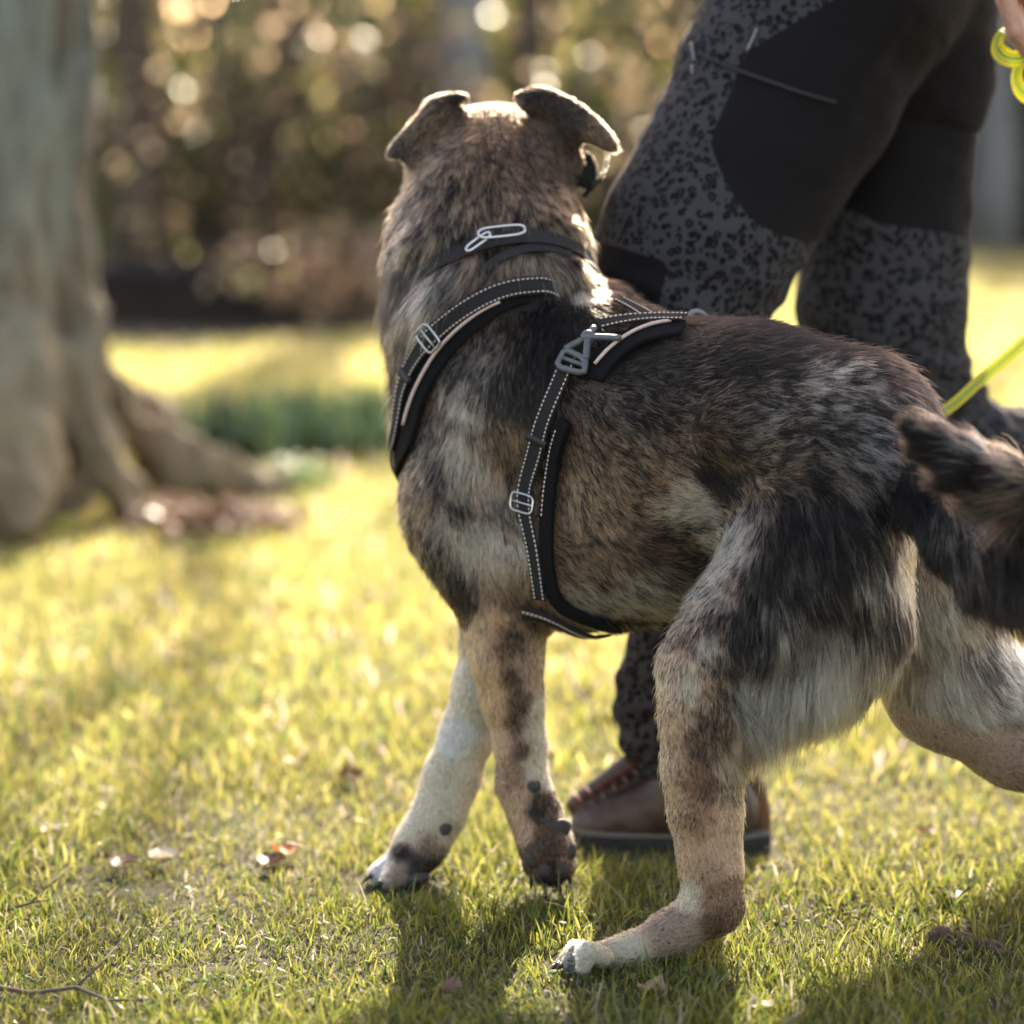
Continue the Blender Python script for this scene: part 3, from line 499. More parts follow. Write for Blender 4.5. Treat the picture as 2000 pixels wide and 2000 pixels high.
def grass_cols(x, y, n):
    p = np.stack([x, y, 0*x], -1); f = fbm(p, 1.6, 21)*.5+.5+.15*vnoise(p, 14, 22)
    w = np.stack([.9-.5*f, .5+.6*f, .1+.7*f, .55-.4*f, .06+.14*f, .3+0*f], 1); w = np.clip(w, .02, 2); w /= w.sum(1, keepdims=True)
    c = (RNG.random((n, 1)) > np.cumsum(w, 1)[:, :-1]).sum(1); t = np.clip((y-2.75)/1.6, 0, 1)[:, None]; return GC[c]*(.7+.6*RNG.random((n, 1)))*(np.array([.62, .71, 1.15])*(1-t)+np.array([1.58, 1.58, 3.6])*t)  # paler and brighter with distance: the mid lawn's backlit glow put into blade colour
def scatter(n, y0, y1, pw, spread=.36):
    """points over the lawn, spread with distance so that near grass is dense"""
    u = RNG.random(n); y = (y0**(1-pw)+(y1**(1-pw)-y0**(1-pw))*u)**(1/(1-pw)); x = (RNG.random(n)*2-1)*(.25+y*spread); return x, y
TROD = [(G(770, 1735), .075, .30), (G(1060, 1745), .05, .35), (G(1300, 1650), .12, .35), (G(1450, 1650), .06, .35), (G(1130, 1890), .05, .6)]
def trod(x, y):
    f = np.ones(len(x))
    for c, r, a in TROD: f = np.minimum(f, a+(1-a)*np.clip((np.hypot(x-c[0], y-c[1])-r*.7)/(r*.6), 0, 1))
    return f
parts = []
def bare(x, y): return fbm(np.stack([x, y, 0*x], -1), 5.5, 33, 3)
# short turf
x, y = scatter(165000, 2.15, 5.6, 1.5); k = bare(x, y) < .55+.3*RNG.random(len(x)); x, y = x[k], y[k]; n = len(x)
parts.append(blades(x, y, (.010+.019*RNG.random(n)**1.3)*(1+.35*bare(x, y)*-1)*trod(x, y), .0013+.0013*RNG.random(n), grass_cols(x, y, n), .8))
# longer blades in clumps
x, y = scatter(60000, 2.15, 4.2, 1.5); k = fbm(np.stack([x, y, 0*x], -1), 3.2, 44, 3)+.35*(RNG.random(len(x))-.5) > -.02; x, y = x[k], y[k]; n = len(x)
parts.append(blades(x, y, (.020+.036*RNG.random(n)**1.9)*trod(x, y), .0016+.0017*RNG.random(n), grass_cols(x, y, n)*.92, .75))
# mid and far turf, coarser with distance
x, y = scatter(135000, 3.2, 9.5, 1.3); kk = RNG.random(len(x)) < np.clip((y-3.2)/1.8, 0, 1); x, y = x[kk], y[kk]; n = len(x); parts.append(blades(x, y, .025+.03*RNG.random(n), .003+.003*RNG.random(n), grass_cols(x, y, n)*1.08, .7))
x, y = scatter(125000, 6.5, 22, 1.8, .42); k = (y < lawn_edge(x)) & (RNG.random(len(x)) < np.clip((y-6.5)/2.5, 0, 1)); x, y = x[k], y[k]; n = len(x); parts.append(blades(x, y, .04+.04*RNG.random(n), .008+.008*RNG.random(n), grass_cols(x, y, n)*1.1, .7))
# the same turf goes on to both sides and towards the viewer
n = 330000; x = (RNG.random(n)*2-1)*8; y = .6+12*RNG.random(n)**1.25; k = (np.abs(x) > .2+y*.34) | (y < 2.25); k &= (y < lawn_edge(x)) & (RNG.random(n) < np.clip(1.25-np.hypot(x, y-2.5)/9, .3, 1)); x, y = x[k], y[k]; n = len(x)
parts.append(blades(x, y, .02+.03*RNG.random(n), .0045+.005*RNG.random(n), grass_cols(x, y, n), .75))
off = 0; Vs, Fs, Cs = [], [], []
for v, f, c in parts: Vs.append(v); Fs.append(f+off); Cs.append(c); off += len(v)
grass = blade_mesh("grass", np.concatenate(Vs), np.concatenate(Fs), np.concatenate(Cs), GRASS); tag(grass, kind="stuff")
# a small trodden litter of clover leaves, moss, straw and crumbs between the blades
def flat_bits(x, y, size, col, z0=.004, tilt=.6, asp=1.0):
    n = len(x); th = RNG.random(n)*2*np.pi; nrm = np.stack([(RNG.random(n)-.5)*2*tilt, (RNG.random(n)-.5)*2*tilt, np.ones(n)], 1); nrm /= np.linalg.norm(nrm, axis=1, keepdims=True)
    u = np.stack([np.cos(th), np.sin(th), 0*th], 1); u -= nrm*(u*nrm).sum(1, keepdims=True); v = np.cross(nrm, u)
    c = np.stack([x, y, gz(x, y)+z0*RNG.random(n)+.003], 1); s = size[:, None]; V = np.zeros((n, 7, 3)); sh = [(-1, 0), (-.5, .75), (.45, .8), (1, .1), (.5, -.7), (-.4, -.8)]
    V[:, 0] = c+nrm*s*.22
    for k, (a, b) in enumerate(sh): V[:, k+1] = c+u*s*a+v*s*b*asp
    F = np.array([[0, 1, 2, 3], [0, 3, 4, 5], [0, 5, 6, 1]]); F = (np.arange(n)[:, None, None]*7+F[None]).reshape(-1, 4)
    cc = np.concatenate([np.repeat(col[:, None], 7, 1), np.ones((n, 7, 1))], -1); return V.reshape(-1, 3), F, cc.reshape(-1, 4)
LC = np.array([[.10, .15, .06], [.12, .15, .08], [.16, .12, .06], [.07, .045, .03], [.22, .19, .11], [.12, .2, .05]])
x, y = scatter(17000, 2.15, 4.4, 1.5); k = bare(x, y)+.8*(RNG.random(len(x))-.5) > .02; x, y = x[k], y[k]; n = len(x)
p1 = flat_bits(x, y, .0020+.0042*RNG.random(n)**1.6, LC[RNG.integers(0, 6, n)]*(.7+.6*RNG.random((n, 1))), .012, .55, .8)
x, y = scatter(7500, 3.6, 11, 1.7); n = len(x); p2 = flat_bits(x, y, .004+.008*RNG.random(n), LC[RNG.integers(0, 6, n)]*(.8+.6*RNG.random((n, 1))), .035, .7, .6)
litter = blade_mesh("leaf_litter", np.concatenate([p1[0], p2[0]]), np.concatenate([p1[1], p2[1]+len(p1[0])]), np.concatenate([p1[2], p2[2]]), leafy("litter", .45, .6, .2)); tag(litter, kind="stuff")
print("ground done", round(time.time()-T0, 1))

# ================================================================== TREES, SHRUBS AND THE FAR WOOD
def bark(name, cols, scale=9, bump=.9, vert=.22):
    m = M(name); mp = m.n("ShaderNodeMapping"); mp.inputs["Scale"].default_value = (1, 1, vert); m.l(m.coord(), mp.inputs[0])
    a = m.noise(scale, 6, .65, mp.outputs[0], .5); b = m.noise(scale*5, 5, .7, mp.outputs[0], .3); mx = m.n("ShaderNodeMath", operation='MULTIPLY_ADD'); m.l(b.outputs[0], mx.inputs[0]); mx.inputs[1].default_value = .4; m.l(a.outputs[0], mx.inputs[2])
    st = [(.42+.3*i/(len(cols)-1), c) for i, c in enumerate(cols)]; r = m.ramp(mx.outputs[0], st); m.l(r.outputs[0], m.b.inputs["Base Color"]); m.set(Roughness=.85); m.bump(b.outputs[0], bump, .02)
    if name == 'mottled_bark':      # browner bark low on the trunk and on the roots
        sp = m.n('ShaderNodeSeparateXYZ'); m.l(m.coord(), sp.inputs[0]); zr = m.ramp(sp.outputs[2], [(.25, (1.35, .95, .68)), (.95, (1, 1, 1))]); mm_ = m.n('ShaderNodeMixRGB', blend_type='MULTIPLY'); mm_.inputs[0].default_value = 1; m.l(r.outputs[0], mm_.inputs[1]); m.l(zr.outputs[0], mm_.inputs[2]); m.l(mm_.outputs[0], m.b.inputs['Base Color'])
    return m.m
BARK_GREY = bark("lichen_bark", [(.040, .032, .025), (.085, .070, .053), (.115, .102, .08), (.14, .16, .135)], 6)
BARK_GREY2 = bark("mottled_bark", [(.03, .022, .016), (.075, .055, .042), (.16, .13, .105), (.085, .085, .068), (.17, .19, .165)], 3.6, .9, .3)
BARK_BROWN = bark("brown_bark", [(.014, .010, .008), (.04, .027, .02), (.08, .058, .042)], 9)
BARK_PALE = bark("pale_bark", [(.08, .08, .08), (.15, .15, .15), (.20, .205, .205)], 6)
def tube(pts, r, k=8, cap=True):
    pts = np.array(pts, float); n = len(pts); V = []; F = []; r = np.broadcast_to(r, n)
    t = np.gradient(pts, axis=0); t /= np.linalg.norm(t, axis=1, keepdims=True)+1e-9
    u = np.cross(t[0], [0, 0, 1.0]) if abs(t[0][2]) < .9 else np.cross(t[0], [0, 1.0, 0]); u /= np.linalg.norm(u)
    for i in range(n):
        u = u-t[i]*(u@t[i]); u /= np.linalg.norm(u)+1e-9; v = np.cross(t[i], u)
        for j in range(k):
            a = 2*np.pi*j/k; V.append(pts[i]+(u*math.cos(a)+v*math.sin(a))*r[i])
    for i in range(n-1):
        for j in range(k): F.append([i*k+j, i*k+(j+1) % k, (i+1)*k+(j+1) % k, (i+1)*k+j])
    if cap: F.append(list(range(k))[::-1]); F.append([(n-1)*k+j for j in range(k)])
    return V, F
def join(L):
    V = []; F = []
    for v, f in L: o = len(V); V += list(v); F += [[i+o for i in q] for q in f]
    return V, F
def limb(p, d, L, r, rnd, depth, out, tips, seg=5, up=.15):
    pts = [np.array(p)]; d = np.array(d, float)
    for i in range(seg):
        d = d+np.array([rnd.uniform(-.25, .25), rnd.uniform(-.25, .25), rnd.uniform(-.1, .2)+up*.3]); d /= np.linalg.norm(d); pts.append(pts[-1]+d*L/seg)
    out.append(tube(pts, np.linspace(r, r*.45, len(pts)), 6 if depth else 8))
    if depth <= 0: tips += pts[2:]; return
    for i in range(rnd.randint(3, 4)):
        q = pts[rnd.randint(2, seg)]; e = d+np.array([rnd.uniform(-1, 1), rnd.uniform(-1, 1), rnd.uniform(-.2, .7)]); e /= np.linalg.norm(e)
        limb(q, e, L*.62, r*.5, rnd, depth-1, out, tips, 4, up)
def leaves_at(c, spread, per, size, cols, flat=0):
    c = np.array(c); n = len(c)*per; b = np.repeat(c, per, 0)+RNG.normal(0, 1, (n, 3))*spread
    nr = RNG.normal(0, 1, (n, 3)); nr /= np.linalg.norm(nr, axis=1, keepdims=True); u = np.cross(nr, RNG.normal(0, 1, (n, 3))); u /= np.linalg.norm(u, axis=1, keepdims=True); v = np.cross(nr, u)
    s = (size*(.6+.8*RNG.random(n)))[:, None]; V = np.stack([b-u*s, b+v*s*.5+nr*s*.1, b+u*s, b-v*s*.5+nr*s*.1], 1).reshape(-1, 3); F = np.arange(4*n).reshape(-1, 4)
    cc = np.array(cols)[RNG.integers(0, len(cols), n)]*(.7+.6*RNG.random((n, 1))); cc = np.repeat(np.concatenate([cc, np.ones((n, 1))], 1), 4, 0); return V, F, cc
def leaf_obj(name, parts, mat, parent):
    off = 0; Vs, Fs, Cs = [], [], []
    for v, f, c in parts: Vs.append(v); Fs.append(f+off); Cs.append(c); off += len(v)
    return mesh_obj(name, np.concatenate(Vs), np.concatenate(Fs), mat, parent, attrs={"lcol": ('FLOAT_COLOR', np.concatenate(Cs))}, smooth=False)
LEAF = leafy("shrub_leaf", .45, .35, .6)
GREEN = [(.03, .05, .014), (.05, .07, .02), (.09, .10, .028), (.02, .034, .014)]
OLIVE = [(.075, .08, .024), (.11, .11, .03), (.05, .06, .02), (.22, .20, .07)]
BROWN = [(.24, .15, .09), (.34, .22, .15), (.15, .09, .06), (.44, .32, .23)]
YELLOW = [(.30, .26, .06), (.20, .20, .05), (.12, .13, .03)]

def tree(name, label, x, y, r, h, bk, tones, seed, first=3.0, leaves=.5, group=None, lean=(0, 0), size=.045, nl=6):
    rnd = random.Random(seed); t = empty(name, (x, y, 0)); tag(t, label, "tree", group)
    zs = np.linspace(-.05, h*.62, 9); pts = [(x+lean[0]*z+rnd.uniform(-.5, .5)*r, y+lean[1]*z+rnd.uniform(-.3, .3)*r, z) for z in zs]
    rr = [r*(1.55 if z < .1 else 1.12 if z < .7 else 1-.45*z/h) for z in zs]
    out = [tube(pts, rr, 12)]; tips = []
    for i in range(nl):
        z = first+(h*.62-first)*i/nl+rnd.uniform(0, .2); a = rnd.uniform(0, 6.28); q = (x+lean[0]*z, y+lean[1]*z, z)
        limb(q, (math.cos(a), math.sin(a), .7), h*.26, r*.35, rnd, 2, out, tips)
    limb(pts[-1], (0, 0, 1), h*.3, r*.5, rnd, 2, out, tips)
    V, F = join(out); mesh_obj("trunk", V, F, bk, t)
    if leaves > 0:
        tips = [q for q in tips if rnd.random() < leaves]; leaf_obj("crown", [leaves_at(tips, .16, 7, size, tones)], LEAF, t)
    return t
def shrub(name, label, x, y, rx, ry, h, tones, n, size, seed, group="shrubs along the far edge of the lawn", hollow=.55, gaps=.0):
    rnd = random.Random(seed); t = empty(name, (x, y, 0)); tag(t, label, "shrub", group); out = []; h = h*.74
    for i in range(9):
        a = rnd.uniform(0, 6.28); e = np.array([math.cos(a)*.6, math.sin(a)*.6, 1.0]); tips = []
        limb((x+.15*math.cos(a), y+.15*math.sin(a), -.02), e/np.linalg.norm(e), h*.75, .03, rnd, 1, out, tips)
    V, F = join(out); mesh_obj("stems", V, F, BARK_BROWN, t)
    d = RNG.normal(0, 1, (n, 3)); d /= np.linalg.norm(d, axis=1, keepdims=True); rad = hollow+(1-hollow)*RNG.random(n)**.6
    lump = 1+.28*fbm(d*1.0+seed, 2.3, seed)+.12*vnoise(d+seed, 6, seed)
    c = d*(rad*lump)[:, None]*np.array([rx, ry, h*.52])+np.array([x, y, h*.5]); c = c[(c[:, 2] > .04)]
    if gaps: c = c[fbm(c, 2.2, seed+5, 2) > gaps-.35]
    leaf_obj("foliage", [leaves_at(c, .03, 1, size, tones)], LEAF, t); return t

# the near tree on the left: trunk, flare and roots in one continuous solid
bt = Solid((-2.2, 4.35, -.08), (-.15, 6.9, 3.3), .016)
bt.chain([(P(-60, 1010, 5.75)*[1, 1, 0]+[0, 0, -.05], .30), (P(-35, 800, 5.8), .225), (P(-20, 500, 5.8), .200), (P(-14, 200, 5.8), .205), (P(-16, 0, 5.8), .215), (P(-20, -1500, 5.85), .21), (P(-40, -2350, 5.9), .25)], .10)
bt.chain([(P(110, 540, 5.75), .06), (P(176, 630, 5.75), .045), (P(196, 740, 5.78), .055), (P(250, 845, 5.85), .055), (P(330, 895, 5.95), .052), (P(430, 925, 6.0), .05), (P(520, 948, 6.02), .042), (P(600, 975, 6.02), .02)], .05)
bt.chain([(P(140, 700, 5.7), .07), (P(170, 850, 5.65), .06), (P(205, 930, 5.6), .05), (P(260, 965, 5.6), .03)], .05)
bt.chain([(P(20, 700, 5.6), .12), (P(10, 880, 5.4), .10), (P(35, 985, 5.28), .07), (P(50, 1030, 5.2), .05)], .05)
bt.chain([(P(-120, 800, 5.6), .16), (P(-260, 1000, 5.3), .10), (P(-420, 1070, 5.1), .06)], .06)
bt.chain([(P(-100, 800, 6.0), .16), (P(-330, 860, 6.3), .10), (P(-460, 900, 6.5), .05)], .06)
bt.chain([(P(40, 830, 6.0), .14), (P(200, 820, 6.35), .09), (P(320, 825, 6.6), .05)], .06)
bV, bQ = bt.mesh(); bN = bt.grad(bV, .04); bV = bV+bN*(fbm(bV*[1, 1, .2], 18, 71, 3)*.045+vnoise(bV*[1, 1, .4], 6, 75)*.035+np.abs(vnoise(bV*[1, 1, .12], 22, 77))*-.035)[:, None]
t = empty("large_tree", (-1.15, 5.78, 0)); tag(t, "thick grey green tree trunk with spreading roots on the left of the lawn", "tree")
rnd = random.Random(4); out = []; tips = []
top = P(-40, -2330, 5.9)
for i in range(7):
    a = i*.9+.3; limb(top-np.array([0, 0, .5*rnd.random()]), (math.cos(a), math.sin(a), .9), 2.6, .10, rnd, 2, out, tips)
V2, F2 = join(out); trunk = mesh_obj("trunk", bV, bQ, BARK_GREY2, t); mesh_obj("limbs", V2, F2, BARK_GREY, t)
leaf_obj("crown", [leaves_at(tips[::2], .14, 5, .028, OLIVE+YELLOW)], LEAF, t)

tree("brown_tree", "dark brown tree trunk just right of the thick grey trunk", *P(268, 300, 13.0)[:2], .118, 8.5, BARK_BROWN, OLIVE, 11, 3.4, .5, size=.04)
tree("pale_tree", "pale grey tree trunk above the dog's head in the blurred background", *P(925, 100, 15.5)[:2], .17, 10, BARK_PALE, YELLOW, 12, 3.8, .35)
tree("leaning_tree", "brown tree trunk between the pale trunk and the person's leg", *P(1010, 60, 17.5)[:2], .12, 9, BARK_BROWN, OLIVE, 15, 3.5, .35, lean=(.03, 0))
tree("lichen_tree", "grey green tree trunk at the right edge behind the person's trousers", *P(1938, 400, 22.0)[:2], .20, 11, BARK_PALE, OLIVE, 13, 4.0, .3)
tree("bare_tree", "thin tree trunk above the left ear of the dog", *P(640, 60, 19.0)[:2], .10, 9, BARK_BROWN, BROWN, 14, 3.5, .3)
SH = [  # px, distance, half width, height, tones, leaves, leaf size, gaps, name, label
 (120, 15.2, 1.3, 3.0, OLIVE, 2600, .05, .3, "leafy_shrub", "olive shrub behind the thick grey trunk"),
 (420, 14.0, 1.15, 2.1, GREEN, 2900, .05, .2, "evergreen_shrub", "dark green shrub right of the brown trunk, above the low wall"),
 (400, 18.5, 1.6, 3.2, BROWN, 1100, .06, .55, "beech_shrub", "sparse tan leaved shrub high above the low wall"),
 (640, 16.8, 1.3, 2.7, GREEN, 3600, .05, .1, "evergreen_shrub", "dense dark green shrub left of the dog's ear"),
 (575, 13.8, .8, 1.3, OLIVE, 1500, .045, .2, "leafy_shrub", "low olive shrub left of the dog's neck, below the dark green one"),
 (700, 13.7, .75, 1.15, BROWN, 1300, .05, .45, "beech_shrub", "low pinkish brown shrub touching the dog's neck on its left"),
 (830, 18.2, 1.1, 3.0, YELLOW, 1500, .06, .5, "leafy_shrub", "yellow green sparse shrub above the dog's left ear"),
 (1080, 17.6, 1.2, 2.6, OLIVE, 2600, .05, .2, "leafy_shrub", "olive shrub between the dog's right ear and the trousers"),
 (1190, 16.4, 1.0, 2.0, GREEN, 2400, .05, .1, "evergreen_shrub", "dark green shrub right of the dog's head"),
 (1010, 20.5, 1.3, 3.4, GREEN, 2400, .06, .2, "evergreen_shrub", "tall dark shrub above the dog's head"),
 (1330, 20.0, 1.4, 3.2, GREEN, 2400, .06, .2, "evergreen_shrub", "dark shrub hidden mostly by the person's thigh"),
 (1560, 23.0, 1.5, 3.0, OLIVE, 2000, .06, .2, "leafy_shrub", "olive shrub seen through the gap between the trouser legs"),
 (1850, 25.0, 1.5, 3.2, OLIVE, 2200, .07, .2, "leafy_shrub", "olive shrub right of the trousers"),
 (2040, 24.0, 1.4, 3.4, GREEN, 3000, .07, .0, "evergreen_shrub", "very dark shrub at the right edge behind the hand"),
 (2330, 23.0, 1.6, 3.4, GREEN, 2500, .07, .1, "evergreen_shrub", "dark shrub beyond the right edge"),
 (395, 12.9, .5, 2.1, "PALE", 260, .042, .3, "dry_leaved_sapling", "sapling with pale dry leaves right of the brown trunk"),
 (560, 13.3, .5, 2.2, "PALE", 260, .045, .3, "dry_leaved_sapling", "sapling with pale dry leaves left of the densest green shrub"),
 (745, 13.6, .5, 2.3, "PALE", 320, .045, .3, "dry_leaved_sapling", "sapling with pale leaves above the dog's left ear"),
 (830, 14.2, .4, 2.5, "PALE", 220, .045, .3, "dry_leaved_sapling", "sapling with pale leaves above the dog's head"),
 (1150, 15.5, .7, 2.4, "PALE", 420, .05, .3, "dry_leaved_sapling", "sapling with pale leaves between the dog's head and the trousers"),
 (630, 12.5, .55, .75, "PALE", 420, .04, .3, "dry_leaved_sapling", "low tuft of pale dry leaves at the lawn edge left of the dog's neck"),
 (730, 12.2, .5, .6, BROWN, 420, .04, .3, "beech_shrub", "very low brown shrub at the lawn edge touching the dog's neck"),
 (540, 12.9, .4, .55, OLIVE, 420, .035, .3, "leafy_shrub", "very low olive shrub at the right end of the low wall"),
 (-200, 15.5, 1.5, 3.2, GREEN, 2600, .06, .1, "evergreen_shrub", "dark shrub beyond the left edge behind the thick trunk")]
PALE = [(.62, .48, .34), (.50, .36, .24), (.55, .50, .22), (.36, .24, .16)]
for i, (px, Y, rw, h, tn, n, sz, gp, nm, lb) in enumerate(SH):
    tn = PALE if tn == 'PALE' else tn
    q = P(px, 400, Y); shrub(nm, lb, q[0], Y, rw, .8, h, tn, n, sz, 100+i, gaps=gp)
# the wood far behind reads as one mass of twigs and leaves
n = 26000; xw = (RNG.random(n)*2-1)*26; yw = 29+8*RNG.random(n)+.0*xw; zw = 7.5*RNG.random(n)**1.0*(1+.25*vnoise(np.stack([xw, yw, 0*xw], 1), .35, 6))
tn = np.array(GREEN+OLIVE+BROWN[:2]); wv, wf, wc = leaves_at(np.stack([xw, yw, zw], 1), .25, 1, .30, tn*.75)
wood = mesh_obj("far_wood", wv, wf, LEAF, attrs={"lcol": ('FLOAT_COLOR', wc)}, smooth=False); tag(wood, kind="stuff")
trk = [tube([(xx, yy, -.1), (xx+.2, yy, 4), (xx+.1, yy, 9)], [.2, .17, .12], 7) for xx, yy in zip(RNG.random(36)*50-25, 28+7*RNG.random(36))]
V, F = join(trk); tw = mesh_obj("far_tree_trunks", V, F, BARK_BROWN); tag(tw, kind="stuff")
# low dark wall at the edge of the lawn
a, b = P(215, 600, 12.6), P(545, 600, 12.9); wv = []
def wall_block(x0, x1, y0, y1, z0, z1):
    return [(x0, y0, z0), (x1, y0, z0), (x1, y1, z0), (x0, y1, z0), (x0, y0, z1), (x1, y0, z1), (x1, y1, z1), (x0, y1, z1)], [[3, 2, 1, 0], [4, 5, 6, 7], [0, 1, 5, 4], [1, 2, 6, 5], [2, 3, 7, 6], [3, 0, 4, 7]]
w0 = empty("garden_wall", ((a[0]+b[0])/2, 12.7, 0)); tag(w0, "low dark wall at the far edge of the lawn beside the thick tree trunk", "wall")
blk = []; xx = a[0]-.5
while xx < b[0]:
    L = .22+.12*random.random()
    for row in range(3): blk.append(wall_block(xx+.004+.1*(row % 2), xx+L-.004+.1*(row % 2), 12.6+.01*random.random(), 12.85, -.02+.085*row+.003, .065+.085*row))
    xx += L
V, F = join(blk); mesh_obj("stones", V, F, simple("dark_stone", (.022, .016, .013), 1.0, noise=.4, nscale=12, bump=.5), w0, smooth=False)
V, F = wall_block(a[0]-.55, b[0]+.1, 12.57, 12.88, .238, .285); mesh_obj("coping", V, F, simple("coping_stone", (.016, .016, .026), 1.0, noise=.3, nscale=8, bump=.3), w0, smooth=False)
# strap-leaved plants on the lawn beyond the dog's shoulder, each clump a thing
m_d = leafy("daffodil_leaf", .4, .35, .5)
for i, (px, py, wd, n, lb) in enumerate([(455, 846, .20, 150, "blue green leaf clump beside the tree root, leftmost of the leaf clumps"), (560, 838, .24, 210, "blue green leaf clump in the middle of the row of leaf clumps"), (650, 832, .22, 200, "broad blue green leaf clump left of the dog's chest strap"), (735, 836, .2, 160, "blue green leaf clump touching the dog's chest")]):
    c = G(px, py+50); x = c[0]+RNG.normal(0, wd*.6, n); y = c[1]+RNG.normal(0, wd*.8, n); cl = np.array([[.06, .10, .05], [.085, .12, .055], [.05, .085, .055]])[RNG.integers(0, 3, n)]
    v, f, cc = blades(x, y, .12+.13*RNG.random(n), .012+.008*RNG.random(n), cl, .5); o = blade_mesh("leaf_clump", v, f, cc, m_d); recentre(o, (c[0], c[1], 0)); tag(o, lb, "plant", "leaf clumps on the lawn")
# snowdrops: white flowers right of the root
c = G(565, 965); n = 60; x = c[0]+RNG.normal(0, .05, n); y = c[1]+RNG.normal(0, .06, n); v, f, cc = blades(x, y, .07+.04*RNG.random(n), .008+.004*RNG.random(n), np.tile([[.08, .14, .06]], (n, 1)), .4)
t = empty("snowdrops", (c[0], c[1], 0)); tag(t, "small clump of white flowers on the lawn right of the tree root", "flowers")
o = blade_mesh("leaves", v, f, cc, m_d); o.parent = t; o.matrix_parent_inverse = t.matrix_world.inverted()
pts = np.stack([x[:20], y[:20], .065+.03*RNG.random(20)], 1); leaf_obj("petals", [leaves_at(pts, .003, 4, .007, [(.7, .7, .68)])], LEAF, t)
# fallen leaves and brown litter on the roots
LM = leafy("dead_leaf", .25, .5, .4)
def dead_leaf(px, py, L, label, col, rz, grp="fallen leaves on the grass", lift=.012):
    c = G(px, py); u = np.linspace(-1, 1, 9); V = []; F = []
    for i, a in enumerate(u):
        w = .42*(1-abs(a)**2.2)*(1+.18*math.sin(a*9)); cz = .18*a*a
        for s in (-1, -.5, 0, .5, 1): V.append((a*L*.5, s*w*L, cz*L+.16*abs(s)*L*(.6+.5*math.sin(a*5))))
    for i in range(8):
        for j in range(4): F.append([i*5+j, i*5+j+1, i*5+j+6, i*5+j+5])
    V = np.array(V); cz, sz = math.cos(rz), math.sin(rz); V = V@np.array([[cz, sz, 0], [-sz, cz, 0], [0, 0, 1]])
    o = mesh_obj("fallen_leaf", V, F, LM, attrs={"lcol": ('FLOAT_COLOR', np.tile([[*col, 1]], (len(V), 1)))}); o.location = (c[0], c[1], float(gz(c[0], c[1]))+lift); tag(o, label, "leaf", grp); return o
DL = [(240, 1705, .045, "curled dark brown leaf on the grass at the lower left", (.10, .05, .035)), (318, 1690, .04, "pale dry leaf beside the curled dark brown leaf", (.5, .45, .38)), (575, 1508, .04, "brown leaf left of the pale front leg, upper of two", (.10, .06, .04)),
      (690, 1540, .05, "brown leaf closest to the pale front leg", (.09, .04, .03)), (560, 1682, .04, "orange leaf on bare ground left of the white paw", (.38, .14, .05)), (530, 1700, .04, "dark leaf touching the orange leaf", (.07, .045, .035)),
      (1270, 1955, .035, "tan leaf at the bottom edge below the hind paw", (.28, .2, .14)), (1490, 1990, .03, "small pale leaf at the bottom edge right of the hind paw", (.4, .33, .25)), (1810, 1640, .03, "brown leaf on the sunny grass at the right", (.14, .08, .05)),
      (1860, 1760, .04, "dark leaf on the grass above the soil clods", (.05, .035, .028)), (880, 1960, .03, "brown leaf near the bottom edge in the shade of the front legs", (.16, .1, .07)), (100, 1640, .035, "pale leaf on the sunlit grass at the left edge", (.45, .38, .28))]
for i, (px, py, L, lb, c) in enumerate(DL): dead_leaf(px, py, L, lb, c, i*1.7)
n = 500; cx = RNG.random(n); q = P(300, 905, 5.8)*(1-cx[:, None])+P(540, 950, 5.75)*cx[:, None]; v, f, cc = flat_bits(q[:, 0]+RNG.normal(0, .05, n), q[:, 1]-.25+RNG.normal(0, .12, n), .012+.016*RNG.random(n), np.array(BROWN)[RNG.integers(0, 4, n)]*.9, .06, 1.0)
o = blade_mesh("root_litter", v, f, cc, LM); tag(o, kind="stuff")
# clods of soil at the lower right
cm = simple("soil_clod", (.075, .05, .035), .95, noise=.5, nscale=120, bump=.9)
for i, (px, py, r, lb) in enumerate([(1835, 1838, .016, "round soil clod, leftmost of the clods"), (1862, 1830, .013, "soil clod behind the leftmost clod"), (1885, 1846, .015, "soil clod in the middle of the clods"), (1912, 1850, .012, "soil clod right of the middle clod"), (1950, 1862, .013, "soil clod at the right end of the clods"), (1870, 1866, .010, "small soil clod nearest the bottom edge")]):
    sc = Solid((-.04, -.04, -.03), (.04, .04, .04), .0022)
    rr = random.Random(i)
    for k in range(9): a = rr.uniform(0, 6.3); sc.ell((math.cos(a)*r*.6*rr.random(), math.sin(a)*r*.6*rr.random(), rr.uniform(-.2, .4)*r), (r*rr.uniform(.35, .75),)*3, k=.003)
    v, q = sc.mesh(); v = v+vnoise(v, 300, i)[:, None]*.0008; o = mesh_obj("soil_clod", v, q, cm); c = G(px, py); o.location = (c[0], c[1], float(gz(c[0], c[1]))+r*.05); tag(o, lb, "clod", "soil clods on the grass")
# twigs
tm = simple("twig_bark", (.09, .065, .05), .8, noise=.4, nscale=60, bump=.5)
def twig(L, r, lb):
    pts = [np.append(G(px, py)[:2], z+.012) for px, py, z in L]; parts = [tube(pts, np.linspace(r, r*.4, len(pts)), 7)]
    q = pts[len(pts)//2]; parts.append(tube([q, q+np.array([.02, .03, .015]), q+np.array([.03, .07, .02])], [r*.6, r*.5, r*.2], 6))
    v, f = join(parts); o = mesh_obj("twig", v, f, tm); recentre(o, pts[0]); tag(o, lb, "twig", "twigs on the lawn")
twig([(1195, 1428, 0), (1165, 1418, .01), (1138, 1408, .02), (1118, 1382, .03), (1100, 1352, .05)], .006, "bent grey twig on the grass left of the trouser hem")
twig([(1660, 1400, 0), (1690, 1385, .01), (1722, 1372, .02), (1760, 1368, .02)], .006, "dark twig on the grass behind the hind legs")
